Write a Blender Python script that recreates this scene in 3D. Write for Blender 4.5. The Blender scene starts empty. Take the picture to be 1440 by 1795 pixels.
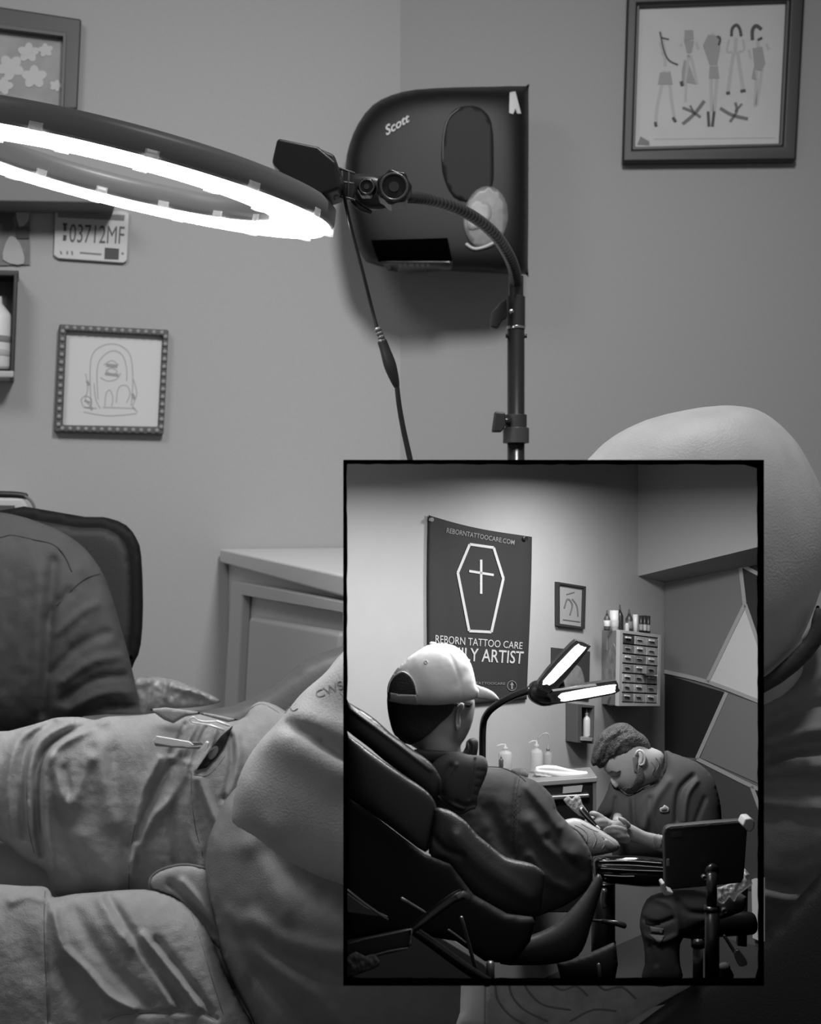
import bpy, bmesh, math, random
import numpy as np
from mathutils import Vector, Matrix
from mathutils.geometry import delaunay_2d_cdt
random.seed(4)
S = bpy.context.scene
COL = S.collection
W, H = 1440.0, 1795.0
F = 2355.0                      # focal length in pixels
CX, CY, EYE = 720.0, 897.5, 1.1

# ---------------------------------------------------------------- camera
cd = bpy.data.cameras.new('camera'); cam = bpy.data.objects.new('camera', cd); COL.objects.link(cam)
cam.location = (0, 0, EYE); cam.rotation_euler = (math.pi/2, 0, 0)
cd.sensor_fit = 'VERTICAL'; cd.sensor_height = 24.0; cd.lens = 24.0*F/H
cd.clip_start = 0.01; cd.clip_end = 100
cd.dof.use_dof = True; cd.dof.focus_distance = 0.86; cd.dof.aperture_fstop = (cd.lens/1000.0)/0.0018
S.camera = cam
S.view_settings.view_transform = 'Standard'
S.view_settings.look = 'None'
S.view_settings.exposure = 0.0
S.view_settings.gamma = 1.0

# ---------------------------------------------------------------- light
wd = bpy.data.worlds.new('world'); S.world = wd; wd.use_nodes = True
wd.node_tree.nodes['Background'].inputs[0].default_value = (1, 1, 1, 1)
wd.node_tree.nodes['Background'].inputs[1].default_value = 0.17

def P(px, py, d):
    return Vector(((px-CX)/F*d, d, EYE-(py-CY)/F*d))

def area(name, loc, target, size, power, spread=180):
    l = bpy.data.lights.new(name, 'AREA'); l.shape = 'DISK'; l.size = size; l.energy = power
    l.spread = math.radians(spread)
    o = bpy.data.objects.new(name, l); COL.objects.link(o); o.location = loc
    o.rotation_euler = (Vector(target)-Vector(loc)).to_track_quat('-Z', 'Y').to_euler()
    if name.startswith('studio'): o.rotation_euler = (0, 0, 0)
    return o
def spot(name, loc, target, angle, blend, power, rad):
    l = bpy.data.lights.new(name, 'SPOT'); l.energy = power; l.spot_size = math.radians(angle); l.spot_blend = blend
    l.shadow_soft_size = rad
    o = bpy.data.objects.new(name, l); COL.objects.link(o); o.location = loc
    o.rotation_euler = (Vector(target)-Vector(loc)).to_track_quat('-Z', 'Y').to_euler()
    return o
area('ceiling_panel_light', (0.25, 0.85, 2.5), (0.0, 2.7, 1.0), 0.35, 10.5, 95)
area('far_panel_light', (-1.0, 0.95, 2.5), (-0.9, 2.4, 1.0), 0.6, 4.5, 100)
area('studio_downlight', P(930, 813, 0.67), (0, 0, 0), 0.05, 0.55, 172)
area('studio_added_fill', P(1140, 813, 0.80), (0, 0, 0), 0.05, 0.48, 172)  # added second light that evens out the far corner, no known fixture
area('box_fill_light', P(900, 835, 0.585), P(940, 1300, 0.75), 0.08, 0.11)
spot('head_fill_spot', (0.40, 0.80, 2.6), (0.32, 1.15, 1.10), 36, 1.0, 34, 0.06)  # added spot to brighten the bald head, no known fixture

# ---------------------------------------------------------------- materials
MATS = {}
def mat(name, g, rough=0.6, metal=0.0, bump=0.0, bscale=200.0, var=0.0, vscale=20.0, spec=0.5, emit=0.0, alpha=1.0, coat=0.0, trans=0.0):
    """g is an sRGB-like grey 0..1 of the surface itself"""
    if name in MATS: return MATS[name]
    lin = ((g+0.055)/1.055)**2.4 if g > 0.04 else g/12.92
    m = bpy.data.materials.new(name); m.use_nodes = True
    nt = m.node_tree; b = nt.nodes['Principled BSDF']
    b.inputs['Base Color'].default_value = (lin, lin, lin, 1)
    b.inputs['Roughness'].default_value = rough
    b.inputs['Metallic'].default_value = metal
    b.inputs['Specular IOR Level'].default_value = spec
    b.inputs['Coat Weight'].default_value = coat
    b.inputs['Transmission Weight'].default_value = trans
    if alpha < 1: b.inputs['Alpha'].default_value = alpha
    if emit > 0:
        b.inputs['Emission Color'].default_value = (1, 1, 1, 1)
        b.inputs['Emission Strength'].default_value = emit
    tc = nt.nodes.new('ShaderNodeTexCoord')
    if var > 0:
        n = nt.nodes.new('ShaderNodeTexNoise'); n.inputs['Scale'].default_value = vscale; n.inputs['Detail'].default_value = 5
        nt.links.new(tc.outputs['Object'], n.inputs['Vector'])
        r = nt.nodes.new('ShaderNodeMapRange')
        r.inputs[1].default_value = 0.3; r.inputs[2].default_value = 0.7
        r.inputs[3].default_value = lin*(1-var); r.inputs[4].default_value = lin*(1+var)
        nt.links.new(n.outputs['Fac'], r.inputs[0])
        nt.links.new(r.outputs[0], b.inputs['Base Color'])
    if bump > 0:
        n = nt.nodes.new('ShaderNodeTexNoise'); n.inputs['Scale'].default_value = bscale; n.inputs['Detail'].default_value = 4
        nt.links.new(tc.outputs['Object'], n.inputs['Vector'])
        bp = nt.nodes.new('ShaderNodeBump'); bp.inputs['Strength'].default_value = bump; bp.inputs['Distance'].default_value = 0.002
        nt.links.new(n.outputs['Fac'], bp.inputs['Height']); nt.links.new(bp.outputs[0], b.inputs['Normal'])
    MATS[name] = m
    return m

M_WALL = mat('painted wall', 0.60, 0.8, bump=0.12, bscale=260, var=0.03, vscale=300)
M_WALL_SHADE = mat('painted wall shaded', 0.55, 0.8, bump=0.12, bscale=260, var=0.03, vscale=300)  # same paint as the left wall, its shade put into the tone
M_BLACK = mat('black plastic', 0.13, 0.42)
M_DKPL = mat('dark plastic', 0.17, 0.5, bump=0.1, bscale=400)
M_BLKM = mat('black metal', 0.12, 0.3, spec=0.6)
M_CHROME = mat('steel', 0.75, 0.25, metal=1.0)
M_DULLST = mat('dull steel', 0.55, 0.4, metal=0.8)
M_PAPER = mat('paper', 0.75, 0.85, var=0.05, vscale=30)
M_INK = mat('grey ink', 0.46, 0.9)
M_INKD = mat('dark ink', 0.30, 0.9)
M_INKL = mat('pale ink', 0.62, 0.9)
M_SKIN = mat('skin', 0.70, 0.5, bump=0.25, bscale=500, var=0.08, vscale=35)
M_HEAD = mat('shaved scalp skin', 0.60, 0.42, bump=0.35, bscale=900, var=0.10, vscale=120)
M_SHORT = mat('shorts canvas', 0.60, 0.85, bump=0.3, bscale=700, var=0.07, vscale=60)
M_TEE = mat('grey tee cotton', 0.50, 0.9, bump=0.3, bscale=900, var=0.06, vscale=90)
M_DTEE = mat('charcoal tee cotton', 0.31, 0.9, bump=0.3, bscale=900, var=0.08, vscale=60)
M_SEAM = mat('seam thread', 0.42, 0.9)
M_WHITE = mat('white painted wood', 0.72, 0.5)
M_WPLAS = mat('white plastic', 0.82, 0.35)
M_LED = mat('lit diffuser', 0.9, 0.5, emit=18)
M_LED2 = mat('lit lamp panel', 0.9, 0.5, emit=3.5)

# ---------------------------------------------------------------- object helpers
def props(o, label=None, cat=None, group=None, kind=None):
    if label: o['label'] = label
    if cat: o['category'] = cat
    if group: o['group'] = group
    if kind: o['kind'] = kind
    return o
ORG = {}
def thing(name, label, cat, loc, group=None):
    o = bpy.data.objects.new(name, None); COL.objects.link(o); o.empty_display_size = 0.02
    o.location = loc; ORG[o.name] = Vector(loc)
    return props(o, label, cat, group)
def link(name, me, material, parent=None, smooth=True, bevel=0.0):
    """me holds world-space vertices"""
    o = bpy.data.objects.new(name, me); COL.objects.link(o)
    if parent is not None:
        org = ORG[parent.name]
    else:
        c = sum((v.co for v in me.vertices), Vector())/max(1, len(me.vertices)); org = c
        o.location = org
    me.transform(Matrix.Translation(-org))
    ORG[o.name] = Vector(org)
    if parent is not None: o.parent = parent
    me.materials.clear(); me.materials.append(material)
    for p in me.polygons: p.use_smooth = smooth
    if bevel > 0:
        b = o.modifiers.new('bevel', 'BEVEL'); b.width = bevel; b.segments = 3; b.limit_method = 'ANGLE'
        b.angle_limit = math.radians(40)
        for p in me.polygons: p.use_smooth = True
        w = o.modifiers.new('wn', 'WEIGHTED_NORMAL'); w.keep_sharp = False
    return o
def mesh_of(vs, fs, name='m'):
    me = bpy.data.meshes.new(name); me.from_pydata([tuple(v) for v in vs], [], fs); me.update()
    bm = bmesh.new(); bm.from_mesh(me); bmesh.ops.recalc_face_normals(bm, faces=bm.faces); bm.to_mesh(me); bm.free()
    return me
def merge(*mes):
    bm = bmesh.new()
    for m in mes: bm.from_mesh(m)
    me = bpy.data.meshes.new('m'); bm.to_mesh(me); bm.free(); return me

# ---- planes hit by pixel rays
class Plane:
    def __init__(s, a, b, up=Vector((0, 0, 1))):      # vertical plane through two points
        s.p = Vector(a); s.n = (Vector(b)-Vector(a)).cross(up).normalized()
        if (Vector((0, 0, EYE))-s.p).dot(s.n) < 0: s.n = -s.n
    def hit(s, px, py, off=0.0):
        r = Vector(((px-CX)/F, 1.0, -(py-CY)/F)); o = Vector((0, 0, EYE))
        t = (s.p+s.n*off-o).dot(s.n)/r.dot(s.n)
        return o+r*t
class Flat(Plane):                                     # frontal plane at a depth
    def __init__(s, d): s.p = Vector((0, d, 0)); s.n = Vector((0, -1, 0))

def slab(name, poly, pl, t, material, parent=None, off=0.0, bevel=0.0, smooth=False):
    """polygon in pixels standing 'off' proud of the plane, t thick"""
    if isinstance(pl, (int, float)): pl = Flat(pl)
    fr = [pl.hit(x, y, off+t) for x, y in poly]; bk = [v-pl.n*t for v in fr]
    n = len(poly)
    fs = [list(range(n)), list(range(2*n-1, n-1, -1))]+[[i, i+n, (i+1) % n+n, (i+1) % n] for i in range(n)]
    return link(name, mesh_of(fr+bk, fs), material, parent, smooth, bevel)
def slab_me(poly, pl, t, off=0.0):
    if isinstance(pl, (int, float)): pl = Flat(pl)
    fr = [pl.hit(x, y, off+t) for x, y in poly]; bk = [v-pl.n*t for v in fr]
    n = len(poly)
    fs = [list(range(n)), list(range(2*n-1, n-1, -1))]+[[i, i+n, (i+1) % n+n, (i+1) % n] for i in range(n)]
    return mesh_of(fr+bk, fs)
def frame_me(outer, inner, pl, t, off=0.0):
    if isinstance(pl, (int, float)): pl = Flat(pl)
    n = len(outer); A = [pl.hit(x, y, off+t) for x, y in outer]; B = [pl.hit(x, y, off+t) for x, y in inner]
    A2 = [v-pl.n*t for v in A]; B2 = [v-pl.n*t for v in B]; vs = A+B+A2+B2; fs = []
    for i in range(n):
        j = (i+1) % n
        fs += [[i, j, n+j, n+i], [2*n+i, 3*n+i, 3*n+j, 2*n+j], [i, 2*n+i, 2*n+j, j], [n+i, n+j, 3*n+j, 3*n+i]]
    return mesh_of(vs, fs)
def rect(x0, y0, x1, y1): return [(x0, y0), (x1, y0), (x1, y1), (x0, y1)]
def ell(cx, cy, rx, ry, n=24, rot=0):
    c, s = math.cos(rot), math.sin(rot); out = []
    for i in range(n):
        a = 2*math.pi*i/n; x, y = rx*math.cos(a), ry*math.sin(a); out.append((cx+x*c-y*s, cy+x*s+y*c))
    return out
def spl(pts, k=4, closed=True):
    n = len(pts); out = []
    rng = n if closed else n-1
    for i in range(rng):
        if closed: p0, p1, p2, p3 = pts[(i-1) % n], pts[i], pts[(i+1) % n], pts[(i+2) % n]
        else: p0, p1, p2, p3 = pts[max(i-1, 0)], pts[i], pts[i+1], pts[min(i+2, n-1)]
        for j in range(k):
            t = j/k
            out.append(tuple(0.5*(2*b+(c-a)*t+(2*a-5*b+4*c-d)*t*t+(-a+3*b-3*c+d)*t**3) for a, b, c, d in zip(p0, p1, p2, p3)))
    if not closed: out.append(tuple(pts[-1]))
    return out

def tube_me(pts, seg=14, smooth=0, flat=1.0, caps=True, ribs=None):
    """pts: (px,py,depth,radius px); a tapered round sweep"""
    if smooth: pts = spl(pts, smooth, False)
    C = [P(p[0], p[1], p[2]) for p in pts]; R = [p[3]*p[2]/F for p in pts]
    return sweep(C, R, seg, flat, caps)
def sweep(C, R, seg=14, flat=1.0, caps=True):
    n = len(C); vs = []; fs = []
    t0 = (C[1]-C[0]).normalized(); up = Vector((0, -1, 0))
    if abs(t0.dot(up)) > 0.9: up = Vector((0, 0, 1))
    s = t0.cross(up).normalized()
    for i in range(n):
        t = (C[min(i+1, n-1)]-C[max(i-1, 0)]).normalized()
        s = (s-t*s.dot(t)).normalized(); u = t.cross(s)
        for k in range(seg):
            a = 2*math.pi*k/seg
            vs.append(C[i]+s*(R[i]*math.cos(a))+u*(R[i]*flat*math.sin(a)))
    for i in range(n-1):
        for k in range(seg):
            k2 = (k+1) % seg; fs.append([i*seg+k, i*seg+k2, (i+1)*seg+k2, (i+1)*seg+k])
    if caps:
        for e, sg in ((0, -1), (n-1, 1)):
            t = (C[min(e+1, n-1)]-C[max(e-1, 0)]).normalized()
            rings = [e*seg]; base = e*seg
            for q in (0.55, 0.9):
                st = len(vs); rr = math.cos(q*math.pi/2)
                for k in range(seg):
                    v = vs[e*seg+k]; vs.append(C[e]+(v-C[e])*rr+t*sg*R[e]*0.0+t*sg*R[e]*min(flat, 1)*0.6*math.sin(q*math.pi/2))
                for k in range(seg):
                    k2 = (k+1) % seg; fs.append([base+k, base+k2, st+k2, st+k])
                base = st
            fs.append([base+k for k in range(seg)])
    return mesh_of(vs, fs)
def tube(name, pts, material, parent=None, seg=14, smooth=4, flat=1.0, caps=True):
    return link(name, tube_me(pts, seg, smooth, flat, caps), material, parent)
def cyl_me(p0, p1, r0, r1, seg=24):
    C = [Vector(p0), Vector(p1)]; vs = []; fs = []
    t = (C[1]-C[0]).normalized(); up = Vector((0, 0, 1)) if abs(t.z) < 0.9 else Vector((1, 0, 0))
    s = t.cross(up).normalized(); u = t.cross(s)
    for c, r in ((C[0], r0), (C[1], r1)):
        for k in range(seg):
            a = 2*math.pi*k/seg; vs.append(c+s*r*math.cos(a)+u*r*math.sin(a))
    for k in range(seg):
        k2 = (k+1) % seg; fs.append([k, k2, seg+k2, seg+k])
    fs += [list(range(seg)), list(range(2*seg-1, seg-1, -1))]
    return mesh_of(vs, fs)
def lathe_me(base, prof, seg=20, axis=Vector((0, 0, 1))):
    """prof: list of (radius m, height m) from base"""
    axis = axis.normalized(); a0 = Vector((1, 0, 0)) if abs(axis.x) < 0.9 else Vector((0, 1, 0))
    s = axis.cross(a0).normalized(); u = axis.cross(s); vs = []; fs = []
    for r, h in prof:
        for k in range(seg):
            a = 2*math.pi*k/seg; vs.append(base+axis*h+(s*math.cos(a)+u*math.sin(a))*max(r, 1e-5))
    for i in range(len(prof)-1):
        for k in range(seg):
            k2 = (k+1) % seg; fs.append([i*seg+k, i*seg+k2, (i+1)*seg+k2, (i+1)*seg+k])
    fs += [list(range(seg)), [(len(prof)-1)*seg+k for k in range(seg)][::-1]]
    return mesh_of(vs, fs)

# ---- inflated solids: outline, roundness solved so that edges turn away smoothly
def inside(poly, X, Y):
    r = np.zeros(X.shape, bool); n = len(poly)
    for i in range(n):
        x1, y1 = poly[i]; x2, y2 = poly[(i+1) % n]
        if y1 == y2: continue
        c = ((y1 > Y) != (y2 > Y)) & (X < (x2-x1)*(Y-y1)/(y2-y1)+x1)
        r ^= c
    return r
def segdist(poly, X, Y, closed=False):
    D = np.full(X.shape, 1e9); n = len(poly)
    for i in range(n if closed else n-1):
        ax, ay = poly[i][:2]; bx, by = poly[(i+1) % n][:2]
        dx, dy = bx-ax, by-ay; L = dx*dx+dy*dy+1e-9
        t = np.clip(((X-ax)*dx+(Y-ay)*dy)/L, 0, 1)
        D = np.minimum(D, np.hypot(X-ax-t*dx, Y-ay-t*dy))
    return D
FOLD = 1.35
class Blob:
    def __init__(s, outline, d, t=0.7, tb=0.8, cap=1e9, gx=0.0, gy=0.0, folds=(), k=4, step=None, N=84, rough=None):
        poly = spl(outline, k) if k > 1 else list(outline)
        xs = [p[0] for p in poly]; ys = [p[1] for p in poly]
        s.cx, s.cy = sum(xs)/len(xs), sum(ys)/len(ys)
        size = max(max(xs)-min(xs), max(ys)-min(ys)); g = size/N
        nx = int((max(xs)-min(xs))/g)+5; ny = int((max(ys)-min(ys))/g)+5
        s.x0, s.y0, s.g = min(xs)-2*g, min(ys)-2*g, g
        X, Y = np.meshgrid(s.x0+np.arange(nx)*g, s.y0+np.arange(ny)*g)
        msk = inside(poly, X, Y).astype(float)
        u = np.zeros_like(X)
        D = segdist(poly, X, Y, True); u = np.minimum(D, D.max())**1.0*D.max()*0.5*msk
        for it in range(1400):
            v = u.copy()
            v[1:-1, 1:-1] = 0.25*(u[:-2, 1:-1]+u[2:, 1:-1]+u[1:-1, :-2]+u[1:-1, 2:]+g*g)
            u = v*msk
        h = 2*np.sqrt(np.maximum(u, 0))*t
        if cap < 1e8: h = cap*np.tanh(h/cap)
        s.h = h; s.d, s.gx, s.gy, s.tb = d, gx, gy, tb
        s.folds = folds; s.poly = poly
        s.msk = msk; s.step = step or size/46; s.Dmax = D[msk > 0].max() if msk.any() else 1
        s.rough = rough
    def base(s, x, y): return s.d+s.gx*(x-s.cx)+s.gy*(y-s.cy)
    def hgt(s, x, y):
        x = np.asarray(x, float); y = np.asarray(y, float)
        i = np.clip((x-s.x0)/s.g, 0, s.h.shape[1]-1.001); j = np.clip((y-s.y0)/s.g, 0, s.h.shape[0]-1.001)
        a = i.astype(int); b = j.astype(int); fa = i-a; fb = j-b
        v = (s.h[b, a]*(1-fa)*(1-fb)+s.h[b, a+1]*fa*(1-fb)+s.h[b+1, a]*(1-fa)*fb+s.h[b+1, a+1]*fa*fb)
        return v
    def fold(s, x, y):
        tot = np.zeros(np.shape(x))
        for f in s.folds:
            pl, w, am = f[0], f[1], f[2]
            q = segdist(spl(pl, 3, False) if len(pl) > 2 else pl, np.asarray(x, float), np.asarray(y, float))
            tot = tot+am*FOLD*np.exp(-(q/w)**2)
        return tot
    def surf(s, x, y):
        """front depth at a pixel"""
        x = np.array([x], float); y = np.array([y], float); d = s.base(x, y)
        edge = np.clip(segdist(s.poly, x, y, True)/(2*s.step), 0, 1)
        return float((d-(s.hgt(x, y)+s.fold(x, y)*edge)*d/F)[0])
    def mesh(s):
        st = s.step; P0 = []
        n = len(s.poly)
        for i in range(n):
            a, b = s.poly[i], s.poly[(i+1) % n]; L = math.dist(a, b); m = max(1, int(round(L/st)))
            if L < st*0.3 and P0 and math.dist(P0[-1], a) < st*0.3: continue
            for j in range(m): P0.append((a[0]+(b[0]-a[0])*j/m, a[1]+(b[1]-a[1])*j/m))
        nb = len(P0)
        xs = [p[0] for p in P0]; ys = [p[1] for p in P0]
        X, Y = np.meshgrid(np.arange(min(xs), max(xs), st), np.arange(min(ys), max(ys), st))
        X = X.copy(); X[1::2] += st*0.5
        ok = inside(s.poly, X, Y) & (segdist(P0, X, Y, True) > st*0.45)
        pts = [Vector(p) for p in P0]+[Vector((a, b)) for a, b in zip(X[ok], Y[ok])]
        vc, ed, fc, ov, oe, of = delaunay_2d_cdt(pts, [], [list(range(nb))], 1, 1e-5)
        bnd = np.array([any(q < nb for q in o) for o in ov])
        x = np.array([v[0] for v in vc]); y = np.array([v[1] for v in vc])
        base = s.base(x, y); hh = s.hgt(x, y); hh[bnd] = 0
        edge = np.clip(segdist(P0, x, y, True)/(2*st), 0, 1)
        hf = hh+s.fold(x, y)*edge
        if s.rough:
            am, sc = s.rough
            from mathutils import noise
            hf = hf+edge*np.array([noise.fractal(Vector((a/sc, b/sc, 3.1)), 0.7, 2.2, 5)*am for a, b in zip(x, y)])
        fr = base-hf*base/F; bk = base+hh*s.tb*base/F
        vs = [P(a, b, c) for a, b, c in zip(x, y, fr)]; fs = [list(f) for f in fc]; m = {}
        for i in range(len(x)):
            if bnd[i]: m[i] = i
            else: m[i] = len(vs); vs.append(P(x[i], y[i], bk[i]))
        fs += [[m[q] for q in f][::-1] for f in fc]
        return mesh_of(vs, fs)
    def make(s, name, material, parent=None): return link(name, s.mesh(), material, parent)
def blob(name, outline, d, material, parent=None, **kw):
    b = Blob(outline, d, **kw); b.obj = b.make(name, material, parent); return b
def decal_me(poly, sf, lift=1.0, thick=1.5, step=None, k=1):
    """a thin patch lying on a surface; lift and thick in pixels"""
    if k > 1: poly = spl(poly, k)
    xs = [p[0] for p in poly]; ys = [p[1] for p in poly]
    size = max(max(xs)-min(xs), max(ys)-min(ys)); st = step or max(size/14, 1.2)
    P0 = []
    n = len(poly)
    for i in range(n):
        a, b = poly[i], poly[(i+1) % n]; L = math.dist(a, b); m = max(1, int(round(L/st)))
        for j in range(m): P0.append((a[0]+(b[0]-a[0])*j/m, a[1]+(b[1]-a[1])*j/m))
    nb = len(P0)
    X, Y = np.meshgrid(np.arange(min(xs)+st/2, max(xs), st), np.arange(min(ys)+st/2, max(ys), st))
    ok = inside(poly, X, Y) & (segdist(P0, X, Y, True) > st*0.4)
    pts = [Vector(p) for p in P0]+[Vector((a, b)) for a, b in zip(X[ok], Y[ok])]
    vc, ed, fc, ov, oe, of = delaunay_2d_cdt(pts, [], [list(range(nb))], 1, 1e-5)
    V = [];B = []
    for v in vc:
        d = sf(v[0], v[1]); V.append(P(v[0], v[1], d-(lift+thick)*d/F)); B.append(P(v[0], v[1], d-(lift-1.0)*d/F))
    N = len(V); fs = [list(f) for f in fc]+[[q+N for q in f][::-1] for f in fc]
    cnt = {}
    for f in fc:
        for i in range(len(f)):
            a, b = f[i], f[(i+1) % len(f)]; cnt[(a, b)] = 1
    for (a, b) in list(cnt):
        if (b, a) not in cnt: fs.append([a, a+N, b+N, b])
    return mesh_of(V+B, fs)
def decal(name, poly, sf, material, parent, lift=1.0, thick=1.5, step=None, k=1):
    return link(name, decal_me(poly, sf, lift, thick, step, k), material, parent)
def line_me(pl, sf, r=1.2, lift=0.3, sm=4):
    q = spl(pl, sm, False) if len(pl) > 2 else [(pl[0][0]+(pl[1][0]-pl[0][0])*i/6, pl[0][1]+(pl[1][1]-pl[0][1])*i/6) for i in range(7)]
    pts = []
    for x, y in q:
        d = sf(x, y); pts.append((x, y, d-lift*d/F, r))
    return tube_me(pts, 6, 0)
def line(name, pl, sf, material, parent, r=1.2, lift=0.3): return link(name, line_me(pl, sf, r, lift), material, parent)
def lines(name, pls, sf, material, parent, r=1.2, lift=0.3):
    for p in pls: link(name, line_me(p, sf, r, lift), material, parent)
def strokes_me(pls, pl, w, off=0.0, t=0.0004):
    """flat brush strokes on a plane, w px wide"""
    ms = []
    for q in pls:
        ww = w
        if isinstance(q, tuple) and len(q) == 2 and isinstance(q[1], (int, float)): q, ww = q
        if len(q) > 2: q = spl(q, 4, False)
        L = []; R = []
        for i in range(len(q)):
            a = q[max(i-1, 0)]; b = q[min(i+1, len(q)-1)]; dx, dy = b[0]-a[0], b[1]-a[1]; l = math.hypot(dx, dy)+1e-9
            nx, ny = -dy/l*ww/2, dx/l*ww/2
            L.append((q[i][0]+nx, q[i][1]+ny)); R.append((q[i][0]-nx, q[i][1]-ny))
        n = len(q); vs = [pl.hit(x, y, off+t) for x, y in L+R]; vs += [v-pl.n*t for v in vs]
        fs = []
        for i in range(n-1):
            fs += [[i, i+1, n+i+1, n+i], [2*n+i, 3*n+i, 3*n+i+1, 2*n+i+1], [i, 2*n+i, 2*n+i+1, i+1], [n+i, n+i+1, 3*n+i+1, 3*n+i]]
        fs += [[0, n, 3*n, 2*n], [n-1, 3*n-1, 4*n-1, 2*n-1]]
        ms.append(mesh_of(vs, fs))
    return merge(*ms)
def text_me(txt, quad, mapfn, shear=0.0, bold=0.0):
    """quad: tl, tr, br, bl pixels of the text's box; mapfn(px,py)->world"""
    c = bpy.data.curves.new('t', 'FONT'); c.body = txt; c.offset = bold; c.shear = shear; c.resolution_u = 3
    o = bpy.data.objects.new('t', c); COL.objects.link(o); bpy.context.view_layer.update()
    dg = bpy.context.evaluated_depsgraph_get()
    me = bpy.data.meshes.new_from_object(o.evaluated_get(dg)); bpy.data.objects.remove(o)
    xs = [v.co.x for v in me.vertices]; ys = [v.co.y for v in me.vertices]
    x0, x1, y0, y1 = min(xs), max(xs), min(ys), max(ys)
    tl, tr, br, bl = [Vector(q) for q in quad]
    bm = bmesh.new(); bm.from_mesh(me)
    r = bmesh.ops.extrude_face_region(bm, geom=bm.faces[:])
    top = set(g for g in r['geom'] if isinstance(g, bmesh.types.BMVert))
    for v in bm.verts:
        u = (v.co.x-x0)/(x1-x0); w = (y1-v.co.y)/(y1-y0)
        q = (tl*(1-u)+tr*u)*(1-w)+(bl*(1-u)+br*u)*w
        v.co = mapfn(q.x, q.y, v in top)
    bmesh.ops.recalc_face_normals(bm, faces=bm.faces)
    out = bpy.data.meshes.new('t'); bm.to_mesh(out); bm.free(); return out
def text_on(name, txt, quad, pl, material, parent, off=0.0, shear=0.0, t=0.0004, bold=0.0):
    return link(name, text_me(txt, quad, lambda x, y, top: pl.hit(x, y, off+(t if top else 0)), shear, bold), material, parent, smooth=False)
def fuse(meshes, voxel, smooth=2, name='body'):
    """one continuous skin over overlapping volumes"""
    me = merge(*meshes); o = bpy.data.objects.new(name, me); COL.objects.link(o)
    m = o.modifiers.new('r', 'REMESH'); m.mode = 'VOXEL'; m.voxel_size = voxel; m.use_smooth_shade = True
    if smooth:
        q = o.modifiers.new('s', 'SMOOTH'); q.iterations = smooth; q.factor = 0.5
    bpy.context.view_layer.update(); dg = bpy.context.evaluated_depsgraph_get()
    out = bpy.data.meshes.new_from_object(o.evaluated_get(dg)); bpy.data.objects.remove(o)
    return out
def box_me(x0, x1, y0, y1, z0, z1):
    vs = [(x, y, z) for x in (x0, x1) for y in (y0, y1) for z in (z0, z1)]
    return mesh_of(vs, [[0, 1, 3, 2], [4, 6, 7, 5], [0, 4, 5, 1], [2, 3, 7, 6], [0, 2, 6, 4], [1, 5, 7, 3]])

# ================================================================ the room
CORN = P(702, 900, 2.75)
LW = Plane(CORN, CORN+Vector((-1.6, -0.45, 0)))
RW = Plane(CORN, CORN+Vector((1.6, -0.11, 0)))
def wall_me(a, b, z0, z1, t=0.08):
    a = Vector((a.x, a.y, 0)); b = Vector((b.x, b.y, 0)); n = Vector((b.y-a.y, a.x-b.x, 0)).normalized()
    if n.y < 0: n = -n
    vs = [a, b, b+n*t, a+n*t]; vs = [v+Vector((0, 0, z)) for z in (z0, z1) for v in vs]
    return mesh_of(vs, [[0, 1, 2, 3], [7, 6, 5, 4], [0, 4, 5, 1], [1, 5, 6, 2], [2, 6, 7, 3], [3, 7, 4, 0]])
ROOM_Z = 2.75
props(link('wall_left', wall_me(CORN, CORN+Vector((-1.9, -0.534, 0)), 0, ROOM_Z), M_WALL, smooth=False), kind='structure')
props(link('wall_right', wall_me(CORN, CORN+Vector((2.4, -0.165, 0)), 0, ROOM_Z), M_WALL_SHADE, smooth=False), kind='structure')
props(link('floor', box_me(-2.0, 2.5, -0.6, 2.9, -0.06, 0.0), mat('room floor', 0.35, 0.6, var=0.1), smooth=False), kind='structure')
props(link('ceiling', box_me(-2.0, 2.5, -0.6, 2.9, ROOM_Z, ROOM_Z+0.06), mat('room ceiling', 0.75, 0.9), smooth=False), kind='structure')

# ---------------------------------------------------------------- wall pictures
def on(pl, off=0.0): return lambda x, y: pl.hit(x, y, off).y
t = thing('framed_picture', 'dark wide framed picture of pale flowers, cut by the top left corner', 'picture', LW.hit(60, 176), )
link('frame', frame_me([(-40, 5), (143, 33), (136, 190), (-40, 190)], [(-40, 41), (113, 60), (109, 190), (-40, 190)], LW, 0.022), mat('dark wood frame', 0.22, 0.5), t, False, 0.004)
link('frame_lip', frame_me([(-40, 38), (116, 58), (111, 190), (-40, 190)], [(-40, 44), (111, 63), (107, 190), (-40, 190)], LW, 0.026), mat('frame lip', 0.28, 0.5), t, False, 0.002)
slab('print', [(-40, 40), (112, 60), (109, 188), (-40, 188)], LW, 0.006, mat('floral print', 0.56, 0.8, var=0.18, vscale=14), t)
fl = []
for cx, cy, r in ((50, 92, 17), (18, 118, 22), (60, 135, 20), (80, 88, 12), (5, 150, 16), (98, 150, 10)):
    for k in range(5):
        a = k*1.257+cx; fl.append(slab_me(ell(cx+math.cos(a)*r*0.55, cy+math.sin(a)*r*0.45, r*0.6, r*0.42, 12, a), LW, 0.0006+0.0002*k, 0.006))
link('painted_flowers', merge(*fl), mat('pale petals', 0.70, 0.9), t, False)

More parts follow.
